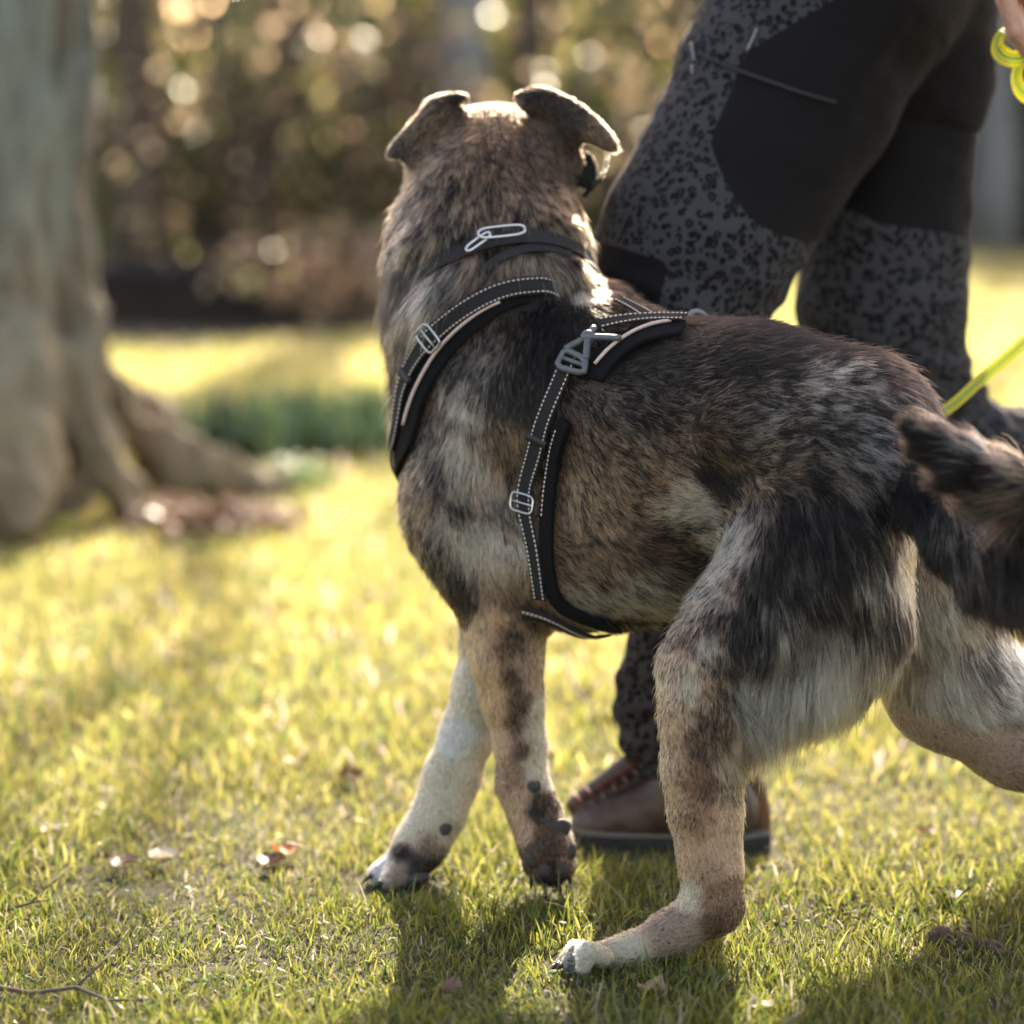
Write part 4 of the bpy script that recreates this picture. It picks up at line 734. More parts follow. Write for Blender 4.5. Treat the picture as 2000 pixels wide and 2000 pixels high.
twig([(-30, 1945, 0), (60, 1962, .0), (150, 1958, .004), (210, 1976, .0), (290, 1975, 0)], .0028, "long thin twig at the bottom left corner")
twig([(10, 1800, 0), (60, 1790, .004), (110, 1782, .004)], .002, "short thin twig at the left edge")
print("setting done", round(time.time()-T0, 1))

# ================================================================== STRAPS, RINGS AND STITCHES
def spline(pts, step):
    """smooth path through the points, evenly spaced"""
    p = np.array(pts, float); p = np.concatenate([2*p[:1]-p[1:2], p, 2*p[-1:]-p[-2:-1]]); out = []
    for i in range(1, len(p)-2):
        t = np.linspace(0, 1, 14, endpoint=False)[:, None]; a, b, c, d = p[i-1:i+3]
        out.append(.5*((2*b)+(c-a)*t+(2*a-5*b+4*c-d)*t**2+(3*b-a-3*c+d)*t**3))
    out.append(p[-2:-1]); q = np.concatenate(out); s = np.concatenate([[0], np.cumsum(np.linalg.norm(np.diff(q, axis=0), axis=1))])
    n = max(3, int(s[-1]/step)+1); u = np.linspace(0, s[-1], n); return np.stack([np.interp(u, s, q[:, k]) for k in range(3)], 1)
def frame(path, nrm):
    t = np.gradient(path, axis=0); t /= np.linalg.norm(t, axis=1, keepdims=True); w = np.cross(nrm, t); w /= np.linalg.norm(w, axis=1, keepdims=True)+1e-9
    return t, w, np.cross(t, w)
def ribbon(path, nrm, width, thick, name, mat, parent, edge=.25, m=6):
    """a woven band with real thickness; width may vary along it"""
    t, w, n = frame(path, nrm); k = len(path); width = np.broadcast_to(width, k)[:, None]
    prof = [(-1, -.3), (-1, .3), (-.93, .5)]+[(x, .5) for x in np.linspace(-.8, .8, m)]+[(.93, .5), (1, .3), (1, -.3), (.93, -.5)]+[(x, -.5) for x in np.linspace(.8, -.8, m)]+[(-.93, -.5)]
    V = np.stack([path+w*width*.5*a+n*thick*b for a, b in prof], 1); c = len(prof)
    i = np.arange(k-1)[:, None]; j = np.arange(c)[None]; Q = np.stack([i*c+j, i*c+(j+1) % c, (i+1)*c+(j+1) % c, (i+1)*c+j], -1).reshape(-1, 4)
    su = np.concatenate([[0], np.cumsum(np.linalg.norm(np.diff(path, axis=0), axis=1))]); sv = np.array([a for a, b in prof])
    uvw = np.stack([np.repeat(su, c), np.tile(sv, k), 0*np.tile(sv, k)], 1)
    F_ = [list(q) for q in Q]+[list(range(c))[::-1], [(k-1)*c+x for x in range(c)]]
    return mesh_obj(name, V.reshape(-1, 3), F_, mat, parent, attrs={"suv": ('FLOAT_VECTOR', uvw)})
def stitches(path, nrm, offs, name, mat, parent, thick, dash=.0032, gap=.0020, r=.00075, a=0, b=None):
    t, w, n = frame(path, nrm); s = np.concatenate([[0], np.cumsum(np.linalg.norm(np.diff(path, axis=0), axis=1))]); parts = []; offs = [np.broadcast_to(o, len(path)) for o in offs]
    for o in offs:
        L = path+w*o[:, None]+n*(thick*.5+.0002); u = a
        while u+dash < (b or s[-1]):
            q = [np.array([np.interp(u+dash*x, s, L[:, k]) for k in range(3)]) for x in (0, .25, .75, 1)]
            parts.append(tube(q, [r*.5, r, r, r*.5], 6)); u += dash+gap
    V, Fc = join(parts); return mesh_obj(name, V, Fc, mat, parent)
def ring(c, u, v, hu, hv, r, name, mat, parent, k=8, corner=.4, flat=1.0, bar=False):
    """rounded rectangular wire ring lying in the plane of u and v"""
    pts = []; 
    for q in range(40):
        a = 2*np.pi*q/40; ca, sa = math.cos(a), math.sin(a); p = 2/(1-corner*.0) if False else 4.5
        pts.append(c+u*hu*np.sign(ca)*abs(ca)**(2/p)+v*hv*np.sign(sa)*abs(sa)**(2/p))
    pts += pts[:2]; L = [tube(pts, r, k, False)]
    if bar: L.append(tube([c-u*hu, c+u*hu], r*.9, k))
    V, Fc = join(L); return mesh_obj(name, V, Fc, mat, parent)
def on_dog(L, off=.006, extra=(), pre=(), step=.004):
    A = np.array(L, float); H, ok = dog.hit(A[:, 0], A[:, 1], .004); pts = [P(*q) for q in pre]+list(H)+[P(*q) for q in extra]
    p = spline(pts, step); p = dog.proj(p, off, 10); k = np.ones(7)/7
    for _ in range(4):
        e = np.pad(p, ((3, 3), (0, 0)), mode='edge'); s = np.stack([np.convolve(e[:, c], k, 'valid') for c in range(3)], 1); s[0] = p[0]; s[-1] = p[-1]; p = s
    N = dog.grad(p, .02); return p, N/np.linalg.norm(N, axis=1, keepdims=True)

def webbing(name, col, rib=.3, rough=.7):
    m = M(name); at = m.n("ShaderNodeAttribute", attribute_name="suv"); sp = m.n("ShaderNodeSeparateXYZ"); m.l(at.outputs["Vector"], sp.inputs[0])
    mu = m.n("ShaderNodeMath", operation='MULTIPLY'); m.l(sp.outputs[0], mu.inputs[0]); mu.inputs[1].default_value = 2*math.pi/.0016
    si = m.n("ShaderNodeMath", operation='SINE'); m.l(mu.outputs[0], si.inputs[0]); nz = m.noise(900, 3, vec=m.coord())
    ad = m.n("ShaderNodeMath", operation='MULTIPLY_ADD'); m.l(si.outputs[0], ad.inputs[0]); ad.inputs[1].default_value = .5; m.l(nz.outputs[0], ad.inputs[2])
    c = np.array(col); r = m.ramp(ad.outputs[0], [(.1, tuple(c*.5)), (.9, tuple(c*1.6))]); m.l(r.outputs[0], m.b.inputs["Base Color"]); m.set(Roughness=rough); m.bump(ad.outputs[0], rib, .0008); return m.m
WEB = webbing("black_webbing", (.0085, .0085, .0105), .8, .85); PAD = simple("padding_mesh", (.006, .006, .008), .95, noise=.5, nscale=1500, bump=.6, spec=.2)
PIPE = simple("reflective_piping", (.50, .40, .37), .5, noise=.15, nscale=300); STI = simple("stitch_thread", (.72, .62, .56), .7)
STEEL = simple("steel_wire", (.55, .57, .60), .28, 1.0); PLAS = simple("grey_buckle", (.085, .092, .105), .38, noise=.15, nscale=200, bump=.1); KEEP = simple("black_keeper", (.014, .013, .02), .6)
HAND = simple("grey_handle", (.20, .21, .22), .55, noise=.2, nscale=300)

# ------------------------------------------------------------------ the harness, worn by the dog
hs = empty("dog_harness", P(1150, 700, 2.85)); tag(hs, "black padded dog harness with white stitching and grey buckles, worn by the dog", "harness")
pA, nA = on_dog([(1092, 560), (1075, 561), (1058, 563), (1020, 561), (985, 567), (945, 583), (903, 607), (870, 632), (845, 658), (824, 690), (806, 722), (794, 760), (787, 800), (784, 840)], .0125,
                extra=[(786, 885, 2.93), (800, 950, 2.99), (850, 1040, 3.03), (930, 1130, 3.02), (1010, 1180, 2.98), (1050, 1200, 2.9)])
def dive(p, n, d0=0, d1=0, L=.03, depth=.018):
    s = np.concatenate([[0], np.cumsum(np.linalg.norm(np.diff(p, axis=0), axis=1))]); f = np.zeros(len(p))
    if d0: f = np.maximum(f, np.clip(1-s/L, 0, 1))
    if d1: f = np.maximum(f, np.clip(1-(s[-1]-s)/L, 0, 1))
    return p-n*(depth*f**1.4)[:, None]
pA = dive(pA, nA, d0=1, L=.022)
oA = ribbon(pA, nA, .0215, .0022, "chest_strap", WEB, hs); stitches(pA, nA, [-.0078, .0078], "stitching", STI, oA, .0024)
pP, nP = on_dog([(1030, 574), (985, 580), (935, 602), (885, 642), (853, 684), (832, 722), (814, 765), (802, 810), (797, 850)], .0065, extra=[(799, 890, 2.93), (812, 950, 2.99), (860, 1040, 3.03), (930, 1120, 3.02)])
ribbon(pP, nP, np.interp(np.linspace(0, 1, len(pP)), [0, .12, .8, 1], [.022, .040, .040, .03]), .0055, "chest_padding", PAD, hs)
NO_FUR.append((pP[::3], .021)); NO_FUR.append((pA[::3], .014))
def piping(L, off, name="piping", r=.0021, par=None, **kw):
    p, n = on_dog(L, off, **kw); w = np.cross(n, np.gradient(p, axis=0)); V, Fc = tube(p, r, 8); return mesh_obj(name, V, Fc, PIPE, par or hs)
piping([(977, 591), (945, 603), (917, 623), (885, 652), (863, 681), (843, 712), (827, 746), (813, 775), (805, 800), (799, 830)], .0115)
pB, nB = on_dog([(1118, 700), (1100, 742), (1085, 778), (1071, 811), (1059, 843), (1049, 880), (1040, 918), (1031, 950), (1026, 985), (1033, 1017), (1041, 1047), (1048, 1085), (1053, 1125), (1058, 1165)], .0105)
wB = np.interp(np.linspace(0, 1, len(pB)), [0, .6, .7, 1], [.0215, .0215, .017, .0145]); oB = ribbon(pB, nB, wB, .0022, "girth_strap", WEB, hs); stitches(pB, nB, [-.36*wB, .36*wB], "stitching", STI, oB, .0024)
NO_FUR.append((pB[::3], .013))
pC, nC = on_dog([(1108, 822), (1096, 850), (1086, 890), (1078, 940), (1072, 985), (1069, 1035), (1069, 1085), (1073, 1130), (1082, 1165), (1105, 1192)], .007, extra=[(1145, 1220, 2.77), (1190, 1234, 2.79), (1236, 1222, 2.82), (1265, 1180, 2.88)])
oC = ribbon(pC, nC, .0165, .0075, "girth_padding", PAD, hs); NO_FUR.append((pC[::3], .011)); stitches(pC, nC, [-.0050], "stitching", STI, oC, .0076, a=.015, b=.12)
pD, nD = on_dog([(1340, 634), (1305, 633), (1262, 633), (1215, 637), (1172, 646)], .0135); oD = ribbon(pD, nD, .019, .0022, "back_strap", WEB, hs); stitches(pD, nD, [-.0068, .0068], "stitching", STI, oD, .0024)
pE, nE = on_dog([(1335, 645), (1300, 647), (1258, 656), (1220, 672), (1192, 692), (1172, 716), (1160, 742)], .007); ribbon(pE, nE, .030, .006, "back_padding", PAD, hs); NO_FUR.append((pE[::3], .017)); NO_FUR.append((pD[:-2:3], .012))
piping([(1314, 639), (1280, 642), (1250, 652), (1222, 667), (1200, 681), (1182, 699), (1168, 718)], .0125)
pF, nF = on_dog([(1208, 594), (1225, 602), (1245, 612), (1268, 626)], .010); oF = ribbon(pF, nF, .018, .0022, "cross_strap", WEB, hs); stitches(pF, nF, [-.0062, .0062], "stitching", STI, oF, .0024); NO_FUR.append((pF[::3], .010))
pH, nH = on_dog([(1022, 1190), (1040, 1193), (1062, 1198), (1090, 1210)], .009, extra=[(1140, 1226, 2.82), (1180, 1232, 2.86)]); oH = ribbon(pH, nH, .020, .003, "belly_strap", WEB, hs); stitches(pH, nH, [.001, .003], "stitching", PIPE, oH, .003, dash=.004, gap=.001)
NO_FUR.append((pH[::3], .012))
# buckle, sliders, keepers, handle
def near(path, nrm, px, py):
    q = (path-C0); x = 1000+FOC*(q@RT)/(q@FW); y = 1000-FOC*(q@UP)/(q@FW); i = int(np.argmin((x-px)**2+(y-py)**2)); t, w, n = frame(path, nrm); return path[i], t[i], w[i], n[i]
c, t_, w_, n_ = near(pA, nA, 838, 664); ring(c+n_*.003, w_, t_, .0150, .0115, .0014, "slider", STEEL, hs, bar=True)
c, t_, w_, n_ = near(pB, nB, 1026, 982); w2 = w_*.95+t_*.3; ring(c+n_*.004, w2/np.linalg.norm(w2), t_*.95-w_*.2, .0150, .0105, .0011, "slider", STEEL, hs, bar=True)
for (pp, nn, x, y, wd) in ((pA, nA, 799, 738, .026), (pB, nB, 1051, 862, .026)):
    c, t_, w_, n_ = near(pp, nn, x, y); q = np.stack([c-t_*.0042, c, c+t_*.0042]); ribbon(q, np.stack([n_]*3), wd, .0062, "keeper", KEEP, hs)
BS, _ = dog.hit([1150, 1161, 1212, 1104, 1144, 1141, 1086, 1123], [660, 640, 660, 682, 702, 730, 716, 690], .016, y0=2.3)
bars = [tube(spline([BS[0]+nB[0]*.003, BS[k]], .004), r, 8) for k, r in ((1, .0042), (2, .0036), (3, .0040), (4, .0040))]
fr = [BS[3], BS[4], BS[5], BS[6]]; fr = [np.array(q) for q in fr]; loop = []
for i in range(4):
    a, b = fr[i], fr[(i+1) % 4]; loop += [a*.82+b*.18, a*.5+b*.5, a*.18+b*.82]
loop += loop[:2]; bars.append(tube(loop, .0038, 8, False)); bars.append(tube([fr[0]*.55+fr[3]*.45, fr[1]*.55+fr[2]*.45], .0028, 8)); bars.append(tube([BS[3], BS[4]], .0036, 8))
hub = Solid(BS[0]-.02, BS[0]+.02, .0016); hub.ell(BS[0]+nB[0]*.002, (.009, .006, .008), k=.002); hv, hq = hub.mesh(); bars.append((hv.tolist(), hq.tolist()))
V, Fc = join(bars); mesh_obj("buckle", V, Fc, PLAS, hs); NO_FUR.append((np.array(BS), .013))
hp = spline([P(1338, 636, 2.83), P(1344, 616, 2.83), P(1360, 607, 2.83), P(1377, 614, 2.83), P(1386, 634, 2.83)], .003); nn = hp-P(1361, 640, 2.83); ribbon(hp, nn, .014, .004, "handle", HAND, hs)
pG, nG = on_dog([(1405, 630), (1430, 632)], .008, pre=[(1370, 625, 2.84)])

# ------------------------------------------------------------------ the collar with its steel links
cs0 = empty("dog_collar", P(980, 500, 2.9)); tag(cs0, "dark collar with two steel links round the dog's neck, half buried in fur", "collar")
pK, nK = on_dog([(776, 600), (795, 556), (830, 525), (870, 503), (915, 484), (960, 470), (1005, 463), (1050, 463), (1090, 475), (1128, 497), (1155, 522)], .0105, extra=[(1172, 566, 3.04), (1150, 650, 3.12), (1050, 680, 3.13), (930, 690, 3.13), (830, 670, 3.06), (778, 640, 2.98), (776, 602, 2.93)])
u_ = np.linspace(0, 1, len(pK)); vis = np.clip(1-np.abs(u_-.22)/.24, 0, 1)**.5; pK = pK-nK*((1-vis)*.012+.0045)[:, None]
oK = ribbon(pK, nK, .017, .004, "band", simple("collar_cloth", (.012, .011, .013), .8, noise=.4, nscale=900, bump=.4), cs0)
pK2, nK2 = on_dog([(905, 560), (930, 540), (955, 518), (985, 498), (1020, 485), (1060, 482), (1100, 492), (1138, 517), (1165, 548)], .0045); pK2 = dive(pK2, nK2, 1, 1, .03, .014); ribbon(pK2, nK2, .011, .004, "loop", simple("collar_loop", (.010, .010, .012), .8), cs0)
def link(px, py, Y, hu, hv, ang, r=.0017):
    R_ = rotc(ang); c = P(px, py, Y); pts = []
    for q in range(42):
        a = 2*np.pi*q/40; x = math.cos(a); y = math.sin(a); pts.append(c+R_[:, 0]*hu*np.sign(x)*abs(x)**.5+(R_[:, 1]*.75+R_[:, 2]*.66)*hv*np.sign(y)*abs(y)**.7)
    V, Fc = tube(pts, r, 8, False); return mesh_obj("steel_link", V, Fc, STEEL, cs0)
hk, _ = dog.hit([980, 918], [450, 474], .018); link(980, 452, hk[0][1]-.004, .0262, .0085, 6); link(934, 472, hk[1][1]-.002, .016, .005, 36)
print("harness done", round(time.time()-T0, 1))

# ================================================================== THE PERSON
ps = Solid((.04, 2.78, -.02), (1.12, 3.62, 2.02), .012)
FRONT = [(1640, -20, 3.20, 235), (1530, 180, 3.18, 212), (1449, 332, 3.15, 198), (1366, 472, 3.12, 184), (1318, 580, 3.11, 156), (1342, 700, 3.10, 128), (1345, 900, 3.09, 108), (1335, 1200, 3.075, 92), (1325, 1400, 3.07, 88)]
BACK = [(1770, -30, 3.33, 180), (1770, 150, 3.33, 165), (1745, 330, 3.33, 148), (1730, 500, 3.33, 145), (1724, 640, 3.33, 135), (1760, 735, 3.34, 112), (1850, 830, 3.37, 88), (1960, 885, 3.41, 78), (2085, 945, 3.45, 62)]
slim = lambda L, f: [(a, b, c, d*f) for a, b, c, d in L]
ps.chain(pc(slim(FRONT, .80)), .04); ps.chain(pc(slim(BACK, .80)), .04)
ps.chain(pc([(1330, 1400, 3.07, 62), (1400, 1590, 3.06, 45), (1200, 1610, 3.08, 35)]), .02); ps.chain(pc([(2085, 945, 3.45, 52), (2160, 1000, 3.47, 48), (2080, 1130, 3.48, 38)]), .02)
ps.chain(pc([(1715, -40, 3.27, 165), (1725, -330, 3.25, 165), (1715, -640, 3.23, 185), (1705, -800, 3.22, 130), (1690, -930, 3.22, 85), (1675, -1080, 3.22, 120), (1668, -1140, 3.22, 120)]), .05)
ps.cone(P(1710, -790, 3.06), .075, P(1700, -780, 3.38), .075, .05)
pe(ps, 1560, -1090, 3.22, 20, 26, 22, 0, k=.01)                                        # nose
for dy in (-.12, .12): ps.cone(P(1685, -1110, 3.22+dy), .018, P(1690, -1080, 3.22+dy), .014, .008)   # ears
ps.chain([(P(1710, -790, 3.05), .062), (P(1880, -430, 3.02), .048), (P(2060, -150, 3.00), .031)], .03)           # near arm
ps.chain([(P(1700, -780, 3.39), .062), (P(1650, -380, 3.46), .047), (P(1480, -180, 3.40), .031), (P(1400, -150, 3.36), .036)], .03)
pv, pq = ps.mesh()
hd = Solid(P(2060, 20, 2.99)-np.array([.13, .10, .16]), P(2060, 20, 2.99)+np.array([.13, .10, .16]), .0028)
hd.cone(P(2062, -165, 3.0), .029, P(2052, -110, 2.995), .028, .01); hd.ell(P(2035, -60, 2.99), (.030, .042, .050), rotc(-22), k=.012)
for j, (y, dx, dy, r) in enumerate(((2.955, 0, 0, .0090), (2.977, -6, 6, .0094), (2.999, -4, 4, .0090), (3.020, 6, -8, .0080))):
    hd.chain([(P(2018+dx, -70+dy, y), r*1.25), (P(1968+dx, -8+dy, y-.004), r*1.08), (P(1988+dx, 62+dy, y-.004), r), (P(2012+dx, 92+dy, y), r*.93), (P(2048+dx, 84+dy, y+.002), r*.85)], .004)
hd.chain([(P(2060, -80, 2.955), .014), (P(2075, -10, 2.935), .011), (P(2068, 50, 2.94), .0095), (P(2045, 75, 2.945), .0085)], .006)
hv, hq = hd.mesh(); 
SKIN = M("human_skin"); nz = SKIN.noise(60, 4, vec=SKIN.coord()); rr_ = SKIN.ramp(nz.outputs[0], [(.3, (.42, .22, .16)), (.7, (.56, .33, .25))]); SKIN.l(rr_.outputs[0], SKIN.b.inputs["Base Color"]); SKIN.set(Roughness=.5, Subsurface_Weight=.15); SKIN.b.inputs["Subsurface Radius"].default_value = (.012, .005, .003); SKIN.bump(SKIN.noise(700, 3, vec=SKIN.coord()).outputs[0], .25, .001)
# the hand is welded into the body mesh at the wrist
pv2 = np.concatenate([pv, hv]); pq2 = np.concatenate([pq, hq+len(pv)])
person = mesh_obj("person", pv2, pq2, SKIN.m); recentre(person, (float(P(1400, 1600, 3.06)[0]), 3.12, 0)); tag(person, "person in dark leopard print trousers and brown boots, walking beyond the dog with its lead", "person")
def pxy(V):
    q = V-C0; return 1000+FOC*(q@RT)/(q@FW), 1000-FOC*(q@UP)/(q@FW)
def inpoly(x, y, poly):
    r = np.zeros(len(x), bool); n = len(poly)
    for i in range(n):
        (x0, y0), (x1, y1) = poly[i], poly[(i+1) % n]; c = (y0 > y) != (y1 > y); r ^= c & (x < (x1-x0)*(y-y0)/((y1-y0) or 1e-9)+x0)
    return r
tr = Solid((.02, 2.80, -.02), (1.10, 3.66, 1.30), .0065)
tr.chain(pc(FRONT[:4]+[(1312, 580, 3.11, 170), (1325, 665, 3.10, 152), (1350, 780, 3.095, 132), (1348, 950, 3.09, 118), (1340, 1150, 3.08, 104), (1335, 1300, 3.075, 102), (1325, 1385, 3.07, 104), (1330, 1465, 3.07, 100)]), .03, 1)
tr.chain(pc([(1245, 1330, 3.06, 44), (1250, 1400, 3.055, 46), (1268, 1455, 3.055, 40)]), .012, 1)
pe(tr, 1335, 1455, 3.07, 118, 26, 110, 4, k=.012, grp=1); pe(tr, 1340, 1395, 3.07, 112, 22, 105, -6, k=.014, grp=1)
tr.chain(pc(BACK[:3]+[(1728, 480, 3.33, 160), (1724, 600, 3.33, 163), (1732, 690, 3.33, 148), (1775, 755, 3.34, 115), (1870, 865, 3.37, 92), (1950, 900, 3.40, 100), (2000, 905, 3.42, 88), (2080, 950, 3.45, 76)]), .02, 2)
tr.chain(pc([(1715, -60, 3.27, 200), (1725, -300, 3.25, 178)]), .05, 1)
pe(tr, 1870, 415, 3.32, 26, 40, 60, 0, k=.012, grp=2)
tv, tq = tr.mesh(); tn = tr.grad(tv, .01); tx, ty = pxy(tv); tg = tr.grp_at(tv)
fold = fbm(tv*np.array([1, 1, 2.2]), 9, 91, 3)*.0055+fbm(tv, 30, 95, 2)*.0018
dg = (tx-1000)*.5+(ty-400)*1.0
hem = np.exp(-((ty-1440)/90.)**2)*(tg == 1); knee = np.exp(-((ty-720)/60.)**2)*(tg == 2); bk = np.clip((tx-1840)/60, 0, 1)*(ty > 730)
fold += hem*(np.sin(ty/11+fbm(tv, 12, 5)*5)*.0055+fbm(tv, 22, 7)*.006)+knee*np.sin(ty/12+tx/60+fbm(tv, 9, 8)*3)*.004+bk*fbm(tv, 26, 12)*.012
back = np.exp(-((ty-560)/70.)**2)*(tg == 1); fold += back*np.sin((ty-tx*.5)/15+fbm(tv, 8, 9)*4)*.0022
crot = np.exp(-(((tx-1760)/110)**2+((ty-150)/160)**2)); fold += crot*np.sin((ty*.7+tx*.75)/26.+fbm(tv, 6, 19)*2)*.005
fold += -.004*np.exp(-((ty-(238+(tx-1800)*.22))/7.)**2)*(tx > 1760)*(tg == 2)
tv = tv+tn*fold[:, None]
def soft_poly(x, y, poly):
    return sum(inpoly(x+dx, y+dy, poly).astype(float) for dx in (-9, -4.5, 0, 4.5, 9) for dy in (-9, -4.5, 0, 4.5, 9))/25
dark1 = soft_poly(tx, ty, [(1640, -400), (1640, -8), (1590, 22), (1520, 62), (1454, 108), (1438, 152), (1412, 210), (1392, 262), (1390, 290), (1412, 345), (1438, 393), (1460, 424), (1492, 445), (1526, 460), (1592, 477), (1700, 420), (2300, 300), (2300, -400)])
kneep = soft_poly(tx, ty, [(1120, 468), (1200, 480), (1304, 512), (1300, 535), (1286, 600), (1278, 680), (1240, 720), (1120, 720)])
dark2 = soft_poly(tx, ty, [(1500, -400), (1500, 380), (1669, 412), (1690, 424), (1722, 438), (1800, 448), (1889, 464), (1990, 475), (2300, 300), (2300, -400)])
panel = np.where(tg == 2, dark2, np.maximum(dark1, kneep)).astype(float); panel = np.maximum(panel, (tv[:, 2] > 1.16)*1.0)
m = M("trouser_cloth"); co = m.coord(); ds = m.noise(45, 3, .6, co); vmix = m.n("ShaderNodeMixRGB", blend_type='LINEAR_LIGHT'); vmix.inputs[0].default_value = .007; m.l(co, vmix.inputs[1]); m.l(ds.outputs["Color"], vmix.inputs[2])
vo = m.n("ShaderNodeTexVoronoi"); vo.inputs["Scale"].default_value = 92; m.l(vmix.outputs[0], vo.inputs["Vector"]); vo.inputs["Randomness"].default_value = .8
rg = m.ramp(vo.outputs["Distance"], [(.16, (.35,)*3), (.24, (1,)*3), (.44, (1,)*3), (.50, (0,)*3)]); nb = m.noise(120, 2, .5, co); rb = m.ramp(nb.outputs[0], [(.34, (0,)*3), (.40, (1,)*3)])
mm = m.n("ShaderNodeMixRGB", blend_type='MULTIPLY'); mm.inputs[0].default_value = 1; m.l(rg.outputs[0], mm.inputs[1]); m.l(rb.outputs[0], mm.inputs[2])
cm_ = m.n("ShaderNodeMixRGB"); m.l(mm.outputs[0], cm_.inputs[0]); cm_.inputs[1].default_value = (.044, .044, .051, 1); cm_.inputs[2].default_value = (.005, .005, .006, 1)
at = m.n("ShaderNodeAttribute", attribute_name="panel"); pr_ = m.ramp(at.outputs["Fac"], [(.45, (0,)*3), (.55, (1,)*3)]); fm = m.n("ShaderNodeMixRGB"); m.l(pr_.outputs[0], fm.inputs[0]); m.l(cm_.outputs[0], fm.inputs[1]); fm.inputs[2].default_value = (.0085, .008, .0095, 1)
m.l(fm.outputs[0], m.b.inputs["Base Color"]); m.set(Roughness=.85); m.b.inputs["Specular IOR Level"].default_value = .12; m.b.inputs["Sheen Weight"].default_value = .03; m.b.inputs["Sheen Roughness"].default_value = .4; m.b.inputs["Sheen Tint"].default_value = (.8, .7, .65, 1)
m.bump(m.noise(1400, 2, vec=co).outputs[0], .3, .0006)
trousers = mesh_obj("trousers", tv, tq, m.m, person, attrs={"panel": ('FLOAT', panel)})
def on_tr(L, off=.001, step=.004):
    A = np.array(L, float); H, ok = tr.hit(A[:, 0], A[:, 1], off, y0=2.7, y1=3.7); return spline(list(H), step)
z1 = on_tr([(1366, 103), (1400, 120), (1450, 140), (1520, 165), (1580, 185), (1634, 200)], .003); nz1 = tr.grad(z1, .02); zp = ribbon(z1, nz1, .005, .003, "pocket_zip", simple("zip_tape", (.003, .003, .005), .7), trousers)
PULL = simple("zip_pull_metal", (.16, .17, .19), .35, .8)
for L in ([(1350, 84), (1354, 100), (1356, 118)], [(1353, 128), (1352, 145)]): z = on_tr(L, .005); v, f = tube(z, .0022, 6); mesh_obj("zip_pull", v, f, PULL, zp)
z = on_tr([(1478, 56), (1470, 75), (1459, 98)], .004); v, f = tube(z, .0016, 6); mesh_obj("zip_pull", v, f, simple("zip_cord", (.22, .2, .2), .6), trousers)
# jacket (above the frame) and hair
jk = Solid((.10, 2.86, .95), (1.02, 3.60, 1.75), .012)
jk.chain(pc([(1722, -190, 3.26, 186), (1725, -330, 3.25, 184), (1715, -640, 3.23, 202), (1705, -790, 3.22, 150)]), .05); jk.cone(P(1710, -790, 3.05), .09, P(1700, -780, 3.39), .09, .05)
jk.chain([(P(1710, -790, 3.04), .076), (P(1880, -430, 3.015), .062), (P(2040, -180, 3.00), .045)], .03); jk.chain([(P(1700, -780, 3.40), .076), (P(1650, -380, 3.46), .062), (P(1500, -200, 3.41), .045)], .03)
jv, jq = jk.mesh(); jv = jv+jk.grad(jv, .02)*(fbm(jv, 8, 3)*.008)[:, None]; mesh_obj("jacket", jv, jq, simple("jacket_cloth", (.03, .035, .05), .7, noise=.2, nscale=20), person)
hr = Solid((.30, 3.0, 1.60), (.66, 3.46, 2.06), .01); pe(hr, 1690, -1150, 3.22, 138, 118, 190, 20, k=.02); pe(hr, 1730, -1060, 3.22, 90, 120, 170, 0, k=.02); hv_, hq_ = hr.mesh(); hv_ = hv_+fbm(hv_*[1, 1, .3], 40, 6)[:, None]*.004; mesh_obj("hair", hv_, hq_, simple("brown_hair", (.07, .04, .025), .6, noise=.4, nscale=90, bump=.5), person)
for dy in (-.04, .04): e = Solid(P(1566, -1118, 3.22+dy)-.03, P(1566, -1118, 3.22+dy)+.03, .003); e.ell(P(1569, -1118, 3.22+dy), (.012,)*3); v, q = e.mesh(); mesh_obj("eye", v, q, simple("eye", (.05, .04, .03), .2), person)
